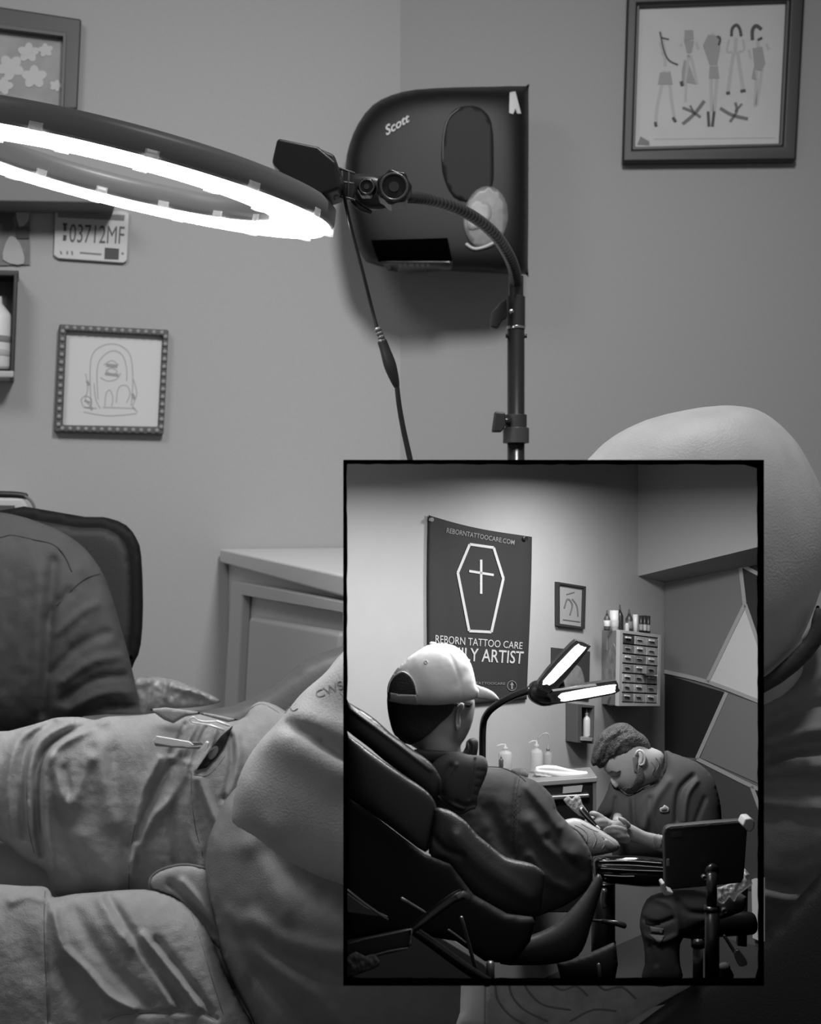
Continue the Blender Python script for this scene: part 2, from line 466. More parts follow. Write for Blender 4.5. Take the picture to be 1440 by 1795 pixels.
t = thing('framed_picture', 'small square patterned frame with a pale line drawing of a tombstone', 'picture', LW.hit(195, 760))
OUT = [(104, 568), (296, 578), (287, 762), (95, 757)]; INN = [(117, 580), (286, 589), (278, 748), (110, 745)]
link('frame', frame_me(OUT, INN, LW, 0.02), mat('carved frame', 0.28, 0.6), t, False, 0.003)
def lerp(a, b, u): return (a[0]+(b[0]-a[0])*u, a[1]+(b[1]-a[1])*u)
nb = []
for i in range(4):
    a = lerp(OUT[i], INN[i], 0.5); b = lerp(OUT[(i+1) % 4], INN[(i+1) % 4], 0.5)
    for k in range(13):
        c = lerp(a, b, (k+0.5)/13); nb.append(slab_me(ell(c[0], c[1], 4.2, 4.2, 8), LW, 0.003, 0.0195))
link('frame_beads', merge(*nb), mat('frame beads', 0.52, 0.5), t)
slab('paper', INN, LW, 0.006, mat('drawing paper', 0.74, 0.9), t)
st = [[(160, 720), (158, 650), (163, 620), (180, 606), (200, 603), (218, 610), (230, 628), (233, 670), (230, 712)],
      [(172, 700), (170, 655), (176, 630), (196, 615), (214, 622), (222, 645), (222, 668)], [(146, 722), (190, 729), (240, 725)], [(148, 714), (170, 716)], [(180, 714), (238, 716)],
      [(150, 655), (154, 680), (150, 700), (158, 712)], [(234, 665), (240, 690), (233, 712), (241, 722)], [(176, 662), (190, 668), (205, 664), (212, 654)], [(182, 640), (196, 632), (208, 640)],
      [(186, 650), (196, 645), (206, 652), (196, 656), (186, 650)], [(142, 700), (150, 694), (160, 700), (158, 714), (146, 712), (142, 700)], [(184, 712), (186, 690), (193, 684), (198, 698), (196, 712)],
      [(204, 706), (208, 680), (222, 676), (228, 690), (222, 706)], [(165, 672), (168, 700), (176, 716)]]
link('ink_drawing', strokes_me(st, LW, 2.2, 0.006), M_INKL, t, False)
for q in [([(158, 714), (163, 717)], 5), ([(186, 640), (206, 642)], 6), ([(184, 655), (208, 658)], 5), ([(153, 668), (156, 676)], 5), ([(232, 690), (236, 700)], 5), ([(148, 702), (158, 706)], 4)]: link('ink_shade', strokes_me([q], LW, 3, 0.0062), mat('soft ink', 0.55, 0.9), t, False)

t = thing('framed_picture', 'black framed print of five standing figures above two crossed birds', 'picture', RW.hit(1245, 284))
OUT = [(1101, -12), (1413, -22), (1397, 281), (1092, 284)]; INN = [(1118, 6), (1386, -3), (1373, 254), (1110, 262)]
link('frame', frame_me(OUT, INN, RW, 0.028), mat('black frame', 0.11, 0.5), t, False, 0.005)
link('frame_lip', frame_me([(1117, 5), (1387, -4), (1374, 256), (1109, 263)], [(1122, 10), (1380, 1), (1368, 251), (1114, 257)], RW, 0.02), mat('grey lip', 0.26, 0.5), t, False, 0.002)
slab('paper', INN, RW, 0.006, mat('print paper', 0.70, 0.9, var=0.04, vscale=12), t)
X = lambda x: 1060+x/3.79
Y = lambda y: y/3.79
def Q(pts): return [(X(a), Y(b)) for a, b in pts]
figs = [  # legs, torso, garment
 ([[(400, 470), (375, 600), (350, 720), (342, 830)], [(430, 470), (440, 600), (455, 720), (470, 800)], [(370, 210), (385, 260), (400, 330), (405, 440)]], 20),
 ([[(560, 370), (545, 520), (540, 680)], [(575, 370), (600, 480), (615, 560)], [(565, 200), (560, 300), (560, 380)]], 18),
 ([[(715, 430), (710, 560), (715, 740)], [(745, 430), (745, 560), (730, 740)], [(720, 220), (725, 330), (725, 430)]], 22),
 ([[(860, 350), (840, 480), (822, 610)], [(885, 350), (905, 480), (925, 600)], [(875, 250), (870, 350)]], 22),
 ([[(1010, 420), (1010, 560), (1000, 710)], [(1050, 420), (1035, 560), (1010, 700)], [(1020, 260), (1030, 420)]], 20)]
sk = []
for ls, w in figs:
    for l in ls: sk.append((Q(l), w/3.79*1.1))
sk += [(Q([(390, 370), (370, 280)]), 4), (Q([(520, 300), (500, 300)]), 5), (Q([(610, 280), (625, 330)]), 5), (Q([(830, 260), (815, 340), (850, 345)]), 4), (Q([(920, 260), (930, 330), (890, 345)]), 4), (Q([(960, 330), (975, 390)]), 4), (Q([(1075, 290), (1095, 330)]), 4)]
link('figure_limbs', strokes_me(sk, RW, 4, 0.006), mat('figure wash', 0.64, 0.9), t, False)
gar = [[(355, 560), (370, 480), (440, 480), (455, 560)], [(545, 545), (565, 430), (610, 560)], [(530, 270), (598, 270), (580, 350), (550, 350)], [(655, 300), (690, 230), (775, 240), (770, 330), (750, 430), (700, 430)], [(695, 520), (700, 440), (755, 440), (765, 520)], [(515, 550), (515, 470), (530, 400), (545, 400), (530, 560)], [(985, 320), (1050, 310), (1070, 420), (1045, 470), (1000, 460)], [(980, 520), (995, 440), (1010, 530)], [(535, 200), (590, 200), (595, 260), (530, 270)]]
for g in gar: link('drawn_garment', slab_me(Q(g), RW, 0.0012, 0.006), mat('garment wash', 0.56, 0.9), t, False)
drk = [Q([(370, 210), (395, 330), (430, 400), (490, 430)]), Q([(380, 250), (430, 262)]), (Q([(845, 240), (850, 190), (878, 165), (900, 190), (910, 240)]), 5), (Q([(985, 265), (985, 200), (1010, 170), (1045, 195)]), 6), (Q([(1020, 265), (1050, 250)]), 4), (Q([(690, 740), (695, 840)]), 5), (Q([(730, 740), (718, 840)]), 5), (Q([(510, 540), (520, 570)]), 6), (Q([(338, 810), (345, 840)]), 5), (Q([(455, 780), (475, 810)]), 5), (Q([(810, 620), (835, 615)]), 5), (Q([(905, 605), (940, 600)]), 5), (Q([(750, 240), (770, 260), (760, 300)]), 4)]
for d in drk: link('dark_stroke', strokes_me([d if isinstance(d, tuple) else (d, 2.5)], RW, 3, 0.0072), M_INKD, t, False)
bd = [(Q([(520, 825), (600, 755), (665, 670)]), 6), (Q([(520, 715), (590, 745), (640, 780)]), 5), (Q([(570, 700), (600, 760)]), 4), (Q([(770, 718), (850, 765), (955, 790)]), 6), (Q([(870, 680), (880, 740), (835, 810)]), 5), (Q([(915, 690), (870, 740)]), 4)]
link('crossed_birds', strokes_me(bd, RW, 4, 0.0062), mat('bird ink', 0.42, 0.9), t, False)
link('corner_mark', slab_me(Q([(220, 960), (240, 905), (300, 940), (300, 965)]), RW, 0.0012, 0.006), M_INK, t, False)
link('caption_line', strokes_me([(Q([(330, 925), (1140, 915)]), 1.2)], RW, 1.2, 0.006), mat('caption ink', 0.60, 0.9), t, False)

# licence plate
t = thing('licence_plate', 'pale metal licence plate numbered 03712MF screwed to the wall', 'licence plate', LW.hit(160, 460))
pl_out = spl([(97, 366), (104, 362), (220, 370), (227, 374), (223, 456), (217, 461), (102, 453), (94, 447)], 1)
slab('plate', pl_out, LW, 0.006, mat('plate enamel', 0.70, 0.5), t, 0.003, 0.002)
slab('top_band', [(102, 370), (219, 377), (218, 387), (101, 381)], LW, 0.0006, M_INK, t, 0.009)
text_on('plate_number', '03712MF', [(123, 392), (219, 397), (217, 428), (121, 425)], LW, mat('plate digits', 0.28, 0.6), t, 0.009, bold=0.0)
link('trumpet_mark', strokes_me([([(110, 393), (118, 393)], 4), ([(114, 393), (114, 405)], 5), ([(114, 412), (113, 422)], 6)], LW, 4, 0.009), M_INKD, t, False)
slab('registration_sticker', [(184, 434), (209, 436), (208, 455), (183, 454)], LW, 0.0008, M_INKD, t, 0.009)
for q in [([(106, 440), (108, 446)], 3), ([(118, 440), (118, 446)], 3), ([(126, 440), (127, 447)], 3), ([(140, 443), (178, 446)], 3.2), ([(213, 444), (217, 445)], 4)]: link('legend_mark', strokes_me([q], LW, 3, 0.009), M_INK, t, False)

# shelf board, poster and bottle holder on the left
t = slab('wall_shelf', [(-40, 296), (205, 344), (203, 356), (-40, 352)], LW, 0.10, mat('grey shelf', 0.42, 0.6), None, 0.0, 0.003)
props(t, 'plain grey wall shelf behind the lit ring lamp', 'shelf')
t = thing('poster', 'dark art poster half out of frame beside the licence plate', 'poster', LW.hit(20, 465))
slab('sheet', [(-40, 348), (53, 357), (52, 464), (-40, 466)], LW, 0.004, mat('poster ground', 0.40, 0.6, var=0.35, vscale=22), t)
ps = [slab_me(ell(6, 372, 20, 20, 14), LW, 0.002, 0.004), slab_me(ell(14, 392, 10, 12, 14), LW, 0.003, 0.004)]
link('dark_shape', merge(*ps), M_INKD, t, False)
link('pale_shapes', merge(slab_me(spl([(28, 362), (50, 358), (50, 385), (34, 398)], 2), LW, 0.003, 0.004), slab_me(spl([(5, 455), (16, 415), (34, 425), (42, 462)], 3), LW, 0.003, 0.004)), mat('poster pale', 0.60, 0.7), t, False)
slab('dark_block', rect(29, 398, 51, 418), LW, 0.0035, M_INKD, t, 0.004)

t = thing('wall_holder', 'black open wall box holding a white bottle at the left edge', 'wall holder', LW.hit(10, 665))
link('case', merge(slab_me([(-60, 478), (31, 480), (22, 664), (-60, 666)], LW, 0.008), slab_me([(24, 480), (31, 480), (24, 664), (17, 664)], LW, 0.07), slab_me([(-60, 472), (33, 474), (32, 484), (-60, 482)], LW, 0.07)), M_BLACK, t, False, 0.002)
slab('tray', [(-60, 648), (25, 650), (24, 662), (-60, 662)], LW, 0.075, mat('holder tray', 0.62, 0.5), t, 0, 0.003)
t = thing('spray_bottle', 'white labelled bottle standing in the black wall box', 'bottle', LW.hit(0, 648, 0.04))
bc = LW.hit(-6, 648, 0.042); ml = bc.y/F
link('bottle_body', lathe_me(bc, [(0.0, 0), (25*ml, 0), (28*ml, 6*ml), (28*ml, 88*ml), (26*ml, 96*ml), (10*ml, 116*ml), (9*ml, 128*ml), (0, 128*ml)]), mat('white bottle', 0.78, 0.4), t)
link('label_print', lathe_me(bc, [(28.3*ml, 22*ml), (28.6*ml, 22.5*ml), (28.6*ml, 33*ml), (28.3*ml, 33.5*ml)]), mat('label grey', 0.62, 0.6), t)
link('label_band', lathe_me(bc, [(28.3*ml, 46*ml), (28.6*ml, 46.5*ml), (28.6*ml, 57*ml), (28.3*ml, 57.5*ml)]), M_INK, t)

# ---------------------------------------------------------------- towel dispenser
t = thing('paper_towel_dispenser', 'large black rounded paper towel dispenser fixed across the wall corner', 'towel dispenser', RW.hit(770, 480, 0.02))
D = [(606, 290), (613, 253), (628, 217), (653, 185), (686, 167), (729, 157), (801, 153), (860, 152), (922, 151), (927, 160), (927, 300), (926, 470), (922, 481), (866, 479), (790, 475), (700, 470), (642, 459), (622, 409), (608, 337)]
DSP = blob('cover', D, 2.60, mat('dispenser plastic', 0.07, 0.5, spec=0.25), t, k=2, t=1.1, cap=70, tb=0.9, step=7)
sf = DSP.surf
decal('window_panel', spl([(776, 300), (776, 240), (786, 205), (806, 188), (840, 188), (862, 215), (866, 280), (862, 330), (830, 352), (796, 345)], 3), sf, mat('smoked window', 0.10, 0.6, spec=0.2), t, 0.5, 1.2, 8)
line('window_highlight', [(777, 285), (778, 240), (787, 207), (806, 190)], sf, mat('painted sheen', 0.24, 0.4), t, 1.6, 3)  # pale line paints the curved highlight at the window's edge
decal('paper_slot', [(651, 421), (785, 417), (793, 457), (664, 459)], sf, mat('slot black', 0.01, 0.9, spec=0.0), t, 0.5, 2, 8)
decal('lower_lip', [(668, 458), (795, 458), (792, 474), (715, 480), (680, 474)], sf, M_BLKM, t, 1.5, 14, 8)
link('maker_script', text_me('Scott', [(672, 222), (716, 198), (720, 212), (678, 238)], lambda x, y, top: P(x, y, sf(x, y)-(2.6 if top else 0.5)*2.5/F), 0.3, 0.02), mat('script pale', 0.68, 0.6), t, smooth=False)
link('lock_mark', merge(decal_me([(893, 198), (894, 162), (904, 160), (914, 199), (907, 199), (904, 190), (900, 200)], sf, 0.5, 2.5, 5)), mat('mark pale', 0.70, 0.6), t, smooth=False)
link('model_mark', merge(*[decal_me([(a, 462), (a+b, 462), (a+b, 468), (a, 468)], sf, 15, 2, 6) for a, b in ((699, 6), (708, 5), (718, 8), (729, 6), (738, 7), (748, 5))]), mat('mark grey', 0.42, 0.6), t, smooth=False)
decal('round_sticker', ell(852, 381, 39, 55, 26, 0.12), sf, mat('sticker foil', 0.40, 0.4, var=0.30, vscale=40), t, 0.6, 2, 8)
decal('sticker_figure', spl([(826, 352), (856, 356), (862, 378), (845, 398), (822, 402), (818, 375)], 3), sf, mat('sticker pale', 0.54, 0.5, var=0.15, vscale=60), t, 2.2, 1.5, 8)
line('sticker_edge', [(818, 428), (832, 436), (852, 432), (872, 422)], sf, mat('edge pale', 0.66, 0.5), t, 3, 2)

# ---------------------------------------------------------------- cabinet and counter
DZ = 0.0726
def top(px, py, dz=DZ): d = dz*F/(py-CY); return P(px, py, d)
def wallpt(px, z): q = LW.hit(px, 900); return Vector((q.x, q.y-0.004, z))
ztop = EYE-DZ
A = top(386, 962.5); B = top(618, 1011); Dw = wallpt(470, ztop); Cw = Vector((B.x+0.05, B.y+0.80, ztop)); Ew = wallpt(640, ztop)
def prism(pts, z0, z1):
    n = len(pts); vs = [Vector((p.x, p.y, z1)) for p in pts]+[Vector((p.x, p.y, z0)) for p in pts]
    return mesh_of(vs, [list(range(n)), list(range(2*n-1, n-1, -1))]+[[i, i+n, (i+1) % n+n, (i+1) % n] for i in range(n)])
A.y = min(A.y, wallpt(386, 0).y-0.01)
o = link('countertop', prism([A, B, Cw, Ew, wallpt(392, 0)], ztop-0.026, ztop), mat('laminate top', 0.76, 0.3), None, False, 0.004)
props(o, 'pale laminate countertop wedged into the corner on the white cabinet', 'countertop')
t = thing('cabinet', 'white cabinet with a raised panel door under the pale countertop', 'cabinet', (A.x, A.y, 0))
vAB = (B-A).normalized(); nAB = Vector((vAB.y, -vAB.x, 0)); nAB = nAB if nAB.y < 0 else -nAB
A2 = A+vAB*0.012-nAB*0.02; B2 = B-nAB*0.02
link('carcass', prism([A2, B2, Cw-nAB*0.02, Ew, wallpt(402, 0)], 0.0, ztop-0.026), M_WHITE, t, False)
CP = Plane(A2, B2)
M_DOOR = mat('cabinet door', 0.70, 0.45)
link('door_frame', frame_me([(405, 1018), (612, 1056), (606, 1600), (372, 1600)], [(424, 1043), (601, 1074), (596, 1580), (398, 1580)], CP, 0.018), M_DOOR, t, False, 0.004)
slab('door_panel', [(437, 1081), (592, 1107), (588, 1560), (412, 1560)], CP, 0.016, M_DOOR, t, 0, 0.014)

# chair back, device, cable on left
t = thing('office_chair', 'black chair with a rounded square back behind the seated worker', 'chair', P(150, 1300, 1.85)*1.0)
CB = [(-60, 905), (150, 906), (190, 908), (222, 921), (240, 945), (248, 975), (251, 1060), (247, 1130), (236, 1160), (215, 1180), (100, 1190), (-60, 1190)]
blob('backrest', CB, 1.85, mat('chair shell', 0.08, 0.7, spec=0.2), t, k=2, t=0.5, cap=12, step=8)
blob('back_pad', [(-40, 925), (140, 925), (190, 928), (218, 950), (229, 985), (231, 1060), (226, 1140), (210, 1160), (-40, 1170)], 1.84, mat('chair mesh pad', 0.15, 0.7, bump=0.3, bscale=600), t, k=2, t=0.4, cap=16, step=8)
link('post', cyl_me(P(90, 1185, 1.86), Vector((P(90, 1185, 1.86).x, 1.86, 0.12)), 0.03, 0.03), M_BLKM, t)
link('base', merge(*[sweep([Vector((P(90, 1185, 1.86).x, 1.86, 0.14)), Vector((P(90, 1185, 1.86).x+0.26*math.cos(a), 1.86+0.26*math.sin(a), 0.03))], [0.025, 0.02]) for a in [k*1.2566 for k in range(5)]]), M_BLKM, t)
t = thing('machine', 'pale machine with a dark slot behind the shoulder of the seated worker', 'machine', LW.hit(20, 930, 0.02))
slab('casing', [(-60, 872), (40, 872), (62, 905), (70, 940), (-60, 940)], LW, 0.12, mat('machine pale', 0.70, 0.5), t, 0.002, 0.006)
slab('slot', [(-60, 885), (26, 886), (26, 895), (-60, 895)], LW, 0.003, M_INKD, t, 0.122)
link('handle', tube_me([(-60, 866, 2.33, 6), (20, 867, 2.33, 6), (46, 870, 2.33, 5.5)], 10, 4), M_BLACK, t)
t = thing('power_cable', 'thin grey cable curling down from the pale machine', 'cable', P(60, 900, 2.3))
tube('wire', [(44, 870, 2.31, 2.5), (56, 880, 2.31, 2.5), (63, 900, 2.31, 2.5), (68, 925, 2.32, 2.5), (66, 980, 2.32, 2.5)], mat('grey wire', 0.35, 0.5), t)

# ---------------------------------------------------------------- ring lamp and its stand
t = thing('ring_lamp', 'large lit ring lamp tilted over the lying client', 'lamp', P(205, 300, 1.15))
RC = P(208, 317, 1.15); RLAMP = t
ra = Vector((math.cos(math.radians(12.4)), 0.0, -math.sin(math.radians(12.4))))
tl = math.radians(4.2)
rb0 = Vector((0, 1, 0)); rup = Vector((math.sin(math.radians(12.4)), 0, math.cos(math.radians(12.4))))
rb = (rb0*math.cos(tl)+rup*math.sin(tl)).normalized(); rn = ra.cross(rb).normalized()
if rn.z < 0: rn = -rn
def ring_me(prof, seg=160, a0=0, a1=2*math.pi):
    full = abs(a1-a0-2*math.pi) < 1e-6; vs = []; fs = []; m = len(prof); ns = seg if full else seg+1
    for i in range(ns):
        a = a0+(a1-a0)*i/seg
        for r, h in prof: vs.append(RC+(ra*math.cos(a)+rb*math.sin(a))*r+rn*h)
    for i in range(seg):
        i2 = (i+1) % ns
        for k in range(m):
            k2 = (k+1) % m; fs.append([i*m+k, i*m+k2, i2*m+k2, i2*m+k])
    if not full: fs += [list(range(m)), [(ns-1)*m+k for k in range(m)][::-1]]
    return mesh_of(vs, fs)
RO, RI = 0.185, 0.1345
M_HOUS = mat('lamp housing', 0.50, 0.4)
link('housing', ring_me([(RO+0.001, 0.0005), (RO+0.003, 0.004), (RO+0.002, 0.016), (RO-0.004, 0.021), (RO-0.012, 0.023), (RI+0.012, 0.023), (RI+0.003, 0.021), (RI-0.002, 0.016), (RI-0.002, 0.004), (RI-0.0005, 0.0005), (RI+0.003, 0.001), (RO-0.003, 0.001)]), M_HOUS, t)
LT = link('light_tube', ring_me([(RI, 0.0), (RO, 0.0), (RO, -0.001), (RO-0.004, -0.004), (RI+0.004, -0.004), (RI, -0.001)]), M_LED, t)
M_CLIP = mat('clear clip', 0.85, 0.3, alpha=0.6)
for k in range(14):
    a = 2*math.pi*(k+0.30)/14
    for rr, sg in ((RO, 1), (RI, -1)):
        link('clip', ring_me([(rr-sg*0.003, -0.0045), (rr+sg*0.0035, -0.0045), (rr+sg*0.0035, 0.006), (rr+sg*0.001, 0.006), (rr+sg*0.001, -0.002), (rr-sg*0.003, -0.002)], 6, a-0.028*0.185/rr, a+0.028*0.185/rr), M_CLIP, LT)
# control box on the ring, hinge and knobs
cb = merge(slab_me([(486, 241), (558, 256), (590, 283), (598, 330), (556, 345), (520, 330), (476, 285)], 1.16, 0.05))
link('control_box', cb, M_BLACK, t, False, 0.003)
slab('box_side', [(556, 257), (586, 270), (605, 322), (590, 345), (548, 330)], 1.145, 0.02, M_DKPL, t, 0, 0.003)
slab('hinge_plate', [(584, 288), (620, 300), (624, 330), (618, 350), (596, 345)], 1.155, 0.012, mat('hinge plastic', 0.22, 0.4), t, 0, 0.002)
link('hinge_ribs', merge(*[tube_me([(x0, y0, 1.137, 2.2), (x1, y1, 1.137, 2.2)], 8) for x0, y0, x1, y1 in ((600, 300, 598, 340), (612, 300, 610, 345), (590, 318, 620, 322), (586, 292, 622, 304), (596, 344, 620, 350))]), mat('rib grey', 0.34, 0.4), t)
def knob(name, cx, cy, r, d, parent, lobes=8, dep=0.02):
    pr = []
    for i in range(64):
        a = 2*math.pi*i/64; q = r*(1+0.06*math.cos(a*lobes)); pr.append((cx+q*math.cos(a), cy+q*math.sin(a)))
    k = slab(name, pr, d, dep, M_BLKM, parent, 0, 0.002)
    link(name+'_rim', frame_me(ell(cx, cy, r*0.85, r*0.85), ell(cx, cy, r*0.70, r*0.70), d, 0.003, dep-0.0005), mat('knob rim', 0.34, 0.3), parent, True)
    slab(name+'_centre', ell(cx, cy, r*0.3, r*0.3, 20), d, 0.002, mat('knob centre', 0.25, 0.3), parent, dep)
    return k
blob('clamp', [(612, 310), (640, 305), (680, 312), (700, 330), (700, 352), (670, 368), (640, 366), (620, 350)], 1.18, mat('clamp black', 0.16, 0.35), t, cap=22, step=4)
knob('small_knob', 643, 327, 16, 1.155, t, 6, 0.014)
knob('large_knob', 691, 327, 30, 1.16, t, 7, 0.026)
link('clamp_lever', tube_me([(618, 350, 1.15, 5), (632, 364, 1.148, 6), (650, 372, 1.15, 4)], 10, 3), M_BLKM, t)

st = thing('lamp_stand', 'black telescopic stand with a curved gooseneck holding the ring lamp', 'lamp stand', (P(905, 800, 1.62).x, 1.62, 0))
gpts = spl([(716, 346, 1.17), (745, 349, 1.20), (790, 361, 1.27), (830, 380, 1.34), (865, 408, 1.43), (888, 440, 1.52), (901, 470, 1.58), (906, 498, 1.62)], 28, False)
link('gooseneck', sweep([P(*g) for g in gpts], [(10.8 if i % 4 < 2 else 9.4)*g[2]/F for i, g in enumerate(gpts)], 16), mat('ribbed neck', 0.20, 0.28), st)
px0 = P(905, 700, 1.62)
def vcyl(name, y0, y1, r, m, parent, cx=905, d=1.62, seg=28):
    return link(name, cyl_me(P(cx, y0, d), P(cx, y1, d), r*d/F, r*d/F, seg), m, parent, True, 0.0006)
vcyl('neck_socket', 484, 522, 13, M_BLKM, st)
vcyl('upper_collar', 520, 574, 16, M_BLACK, st)
vcyl('collar_ring', 572, 577, 16.5, M_CHROME, st)
link('upper_pole', cyl_me(P(905, 575, 1.62), Vector((px0.x, 1.62, 0.45)), 15.2*1.62/F, 15.2*1.62/F, 28), mat('pole black', 0.12, 0.25), st)
slab('upper_wing', [(889, 524), (879, 527), (863, 546), (860, 573), (873, 576), (881, 562), (890, 556)], 1.61, 0.016, M_BLACK, st, 0, 0.002)
link('wing_screw', cyl_me(P(897, 546, 1.60), P(897, 546, 1.585), 0.003, 0.003), M_CHROME, st)
for xx in (889, 921): link('pin', cyl_me(P(xx-2, 589, 1.62), P(xx+3, 589, 1.62), 0.0025, 0.0025, 12), M_BLKM, st)
vcyl('lower_collar', 727, 752, 19, M_DKPL, st); vcyl('lower_clamp', 750, 777, 23, mat('clamp grey', 0.24, 0.35), st)
slab('lower_wing', [(868, 721), (886, 723), (888, 744), (880, 757), (863, 757)], 1.61, 0.016, M_BLACK, st, 0, 0.002)
link('wing_stem', cyl_me(P(880, 738, 1.61), P(896, 738, 1.61), 0.0045, 0.0045, 12), M_BLKM, st)
link('tripod_base', merge(*[sweep([Vector((px0.x, 1.62, 0.5)), Vector((px0.x+0.3*math.cos(a)/0.3*0.10, 1.62+0.10*math.sin(a), 0.02))], [0.008, 0.008]) for a in (0.3, 1.57, 2.84)]), M_BLKM, st)

t = RLAMP
CORD = tube('cord', [(578, 290, 1.125, 3.2), (590, 300, 1.125, 3.2), (600, 325, 1.13, 3.2), (608, 365, 1.14, 3.2), (620, 415, 1.15, 3.2), (637, 480, 1.16, 3.2), (652, 540, 1.17, 3.2), (662, 577, 1.17, 3.2)], M_BLKM, t)
link('strain_relief', tube_me([(554, 277, 1.125, 5), (566, 283, 1.125, 6.5), (578, 290, 1.125, 5)], 10, 2), mat('relief grey', 0.40, 0.4), CORD)
link('plug_neck', merge(*[tube_me([(663+k*2.6, 577+k*6.5, 1.17, 6.5), (664+k*2.6, 580+k*6.5, 1.17, 6.5)], 12) for k in range(4)]), mat('neck grey', 0.34, 0.3), CORD)
tube('plug', [(670, 598, 1.17, 8.5), (675, 612, 1.17, 9), (684, 640, 1.17, 11), (692, 665, 1.17, 8), (696, 678, 1.17, 5)], M_BLACK, CORD)
tube('lower_cord', [(696, 676, 1.17, 4.4), (700, 710, 1.17, 4.6), (707, 750, 1.17, 4.8), (718, 800, 1.17, 5), (727, 840, 1.17, 5)], M_BLKM, CORD)

# ================================================================ the people of the large room
wk = thing('person', 'person in a dark long sleeved shirt bent over the legs, seen from behind', 'person', P(60, 1300, 1.6))
TB = [(-120, 905), (-60, 893), (0, 898), (40, 906), (72, 917), (106, 931), (144, 957), (170, 988), (186, 1018), (200, 1058), (213, 1103), (226, 1149), (238, 1200), (250, 1240), (256, 1262), (230, 1275), (100, 1285), (-40, 1290), (-150, 1290)]
wf = [([(95, 985), (88, 1060), (84, 1140), (76, 1250)], 10, -16), ([(70, 1000), (66, 1120), (62, 1240)], 12, 8), ([(100, 1110), (140, 1075), (170, 1060)], 7, 8), ([(90, 1180), (140, 1130), (190, 1110)], 8, -9),
      ([(110, 1195), (160, 1160), (215, 1150)], 7, 9), ([(110, 1225), (170, 1190), (230, 1185)], 7, -10), ([(120, 1245), (180, 1215), (240, 1215)], 6, 8), ([(130, 1262), (190, 1240), (245, 1240)], 6, -9),
      ([(84, 1090), (100, 1060), (122, 1038)], 8, -10), ([(150, 1020), (165, 1060), (178, 1110)], 12, -6), ([(20, 1000), (18, 1100), (10, 1200)], 16, -5)]
wf = [(a, b, c*0.6) for a, b, c in wf]
wb = blob('long_sleeved_shirt', TB, 1.62, mat('dark shirt cotton', 0.27, 0.9, bump=0.3, bscale=900, var=0.10, vscale=40), wk, t=0.62, cap=120, folds=wf, step=6, rough=(2.5, 34))
lines('shirt_seam', [[(-40, 938), (0, 942), (20, 938), (60, 946), (92, 954), (112, 972), (126, 1002)], [(175, 1006), (150, 1014), (126, 1034), (100, 1062)]], wb.surf, mat('dark seam', 0.20, 0.9), wk, 1.1, 0.6)
wme = fuse([tube_me([(-150, 1000, 1.66, 60), (-90, 1080, 1.65, 90), (-60, 1230, 1.64, 95)], 18, 4), tube_me([(60, 1200, 1.63, 30), (100, 1235, 1.63, 28), (20, 1250, 1.63, 22), (-60, 1250, 1.60, 20)], 16, 5), tube_me([(-130, 1000, 1.64, 40), (-190, 930, 1.60, 38), (-220, 860, 1.56, 60), (-225, 800, 1.55, 50)], 16, 4)], 0.006)
link('body', wme, M_SKIN, wk)

bed = thing('treatment_couch', 'dark padded couch the client lies on, rising behind the bare arm', 'couch', P(500, 1300, 1.45))
M_COUCH = mat('couch vinyl', 0.34, 0.5, bump=0.15, bscale=300)
blob('headrest', [(120, 1268), (260, 1252), (330, 1247), (400, 1238), (450, 1219), (490, 1192), (535, 1158), (600, 1133), (680, 1120), (760, 1140), (800, 1300), (700, 1420), (300, 1420), (120, 1400)], 1.43, M_COUCH, bed, t=0.5, cap=55, step=12)
blob('mattress', [(1480, 1500), (1440, 1530), (1390, 1585), (1338, 1640), (1260, 1700), (1190, 1745), (1120, 1795), (1060, 1850), (1060, 1900), (1500, 1900), (1560, 1700)], 1.12, mat('black couch vinyl', 0.10, 0.6, bump=0.2, bscale=500), bed, t=0.5, cap=60, k=2, step=12)
blob('lower_cushion', [(-150, 1440), (120, 1450), (300, 1560), (1200, 1660), (1400, 1760), (1400, 2000), (-150, 2000)], 1.44, mat('black couch vinyl', 0.10), bed, t=0.35, cap=60, k=2, step=24)
link('couch_base', merge(box_me(-0.35, 0.5, 1.10, 1.36, 0.06, 0.62), box_me(-0.45, 0.6, 1.05, 1.40, 0.0, 0.06)), M_BLKM, bed, False, 0.01)

cr = blob('crumpled_film', [(236, 1192), (262, 1186), (300, 1190), (340, 1204), (378, 1222), (384, 1232), (340, 1240), (290, 1244), (250, 1256), (242, 1225)], 1.435, mat('clear film', 0.62, 0.25, alpha=0.75), None, t=0.6, cap=22, step=4, rough=(7, 14),
          folds=[([(262, 1190), (262, 1240)], 5, 10), ([(292, 1192), (286, 1240)], 4, 9), ([(310, 1205), (350, 1215), (378, 1228)], 5, 8)])
props(cr.obj, 'crumpled clear plastic film on the dark couch beside the sleeve of the worker', 'plastic film')

cl = thing('person', 'bald person in tee shirt and cargo shorts lying on one side with a bent arm', 'person', P(600, 1500, 1.25))
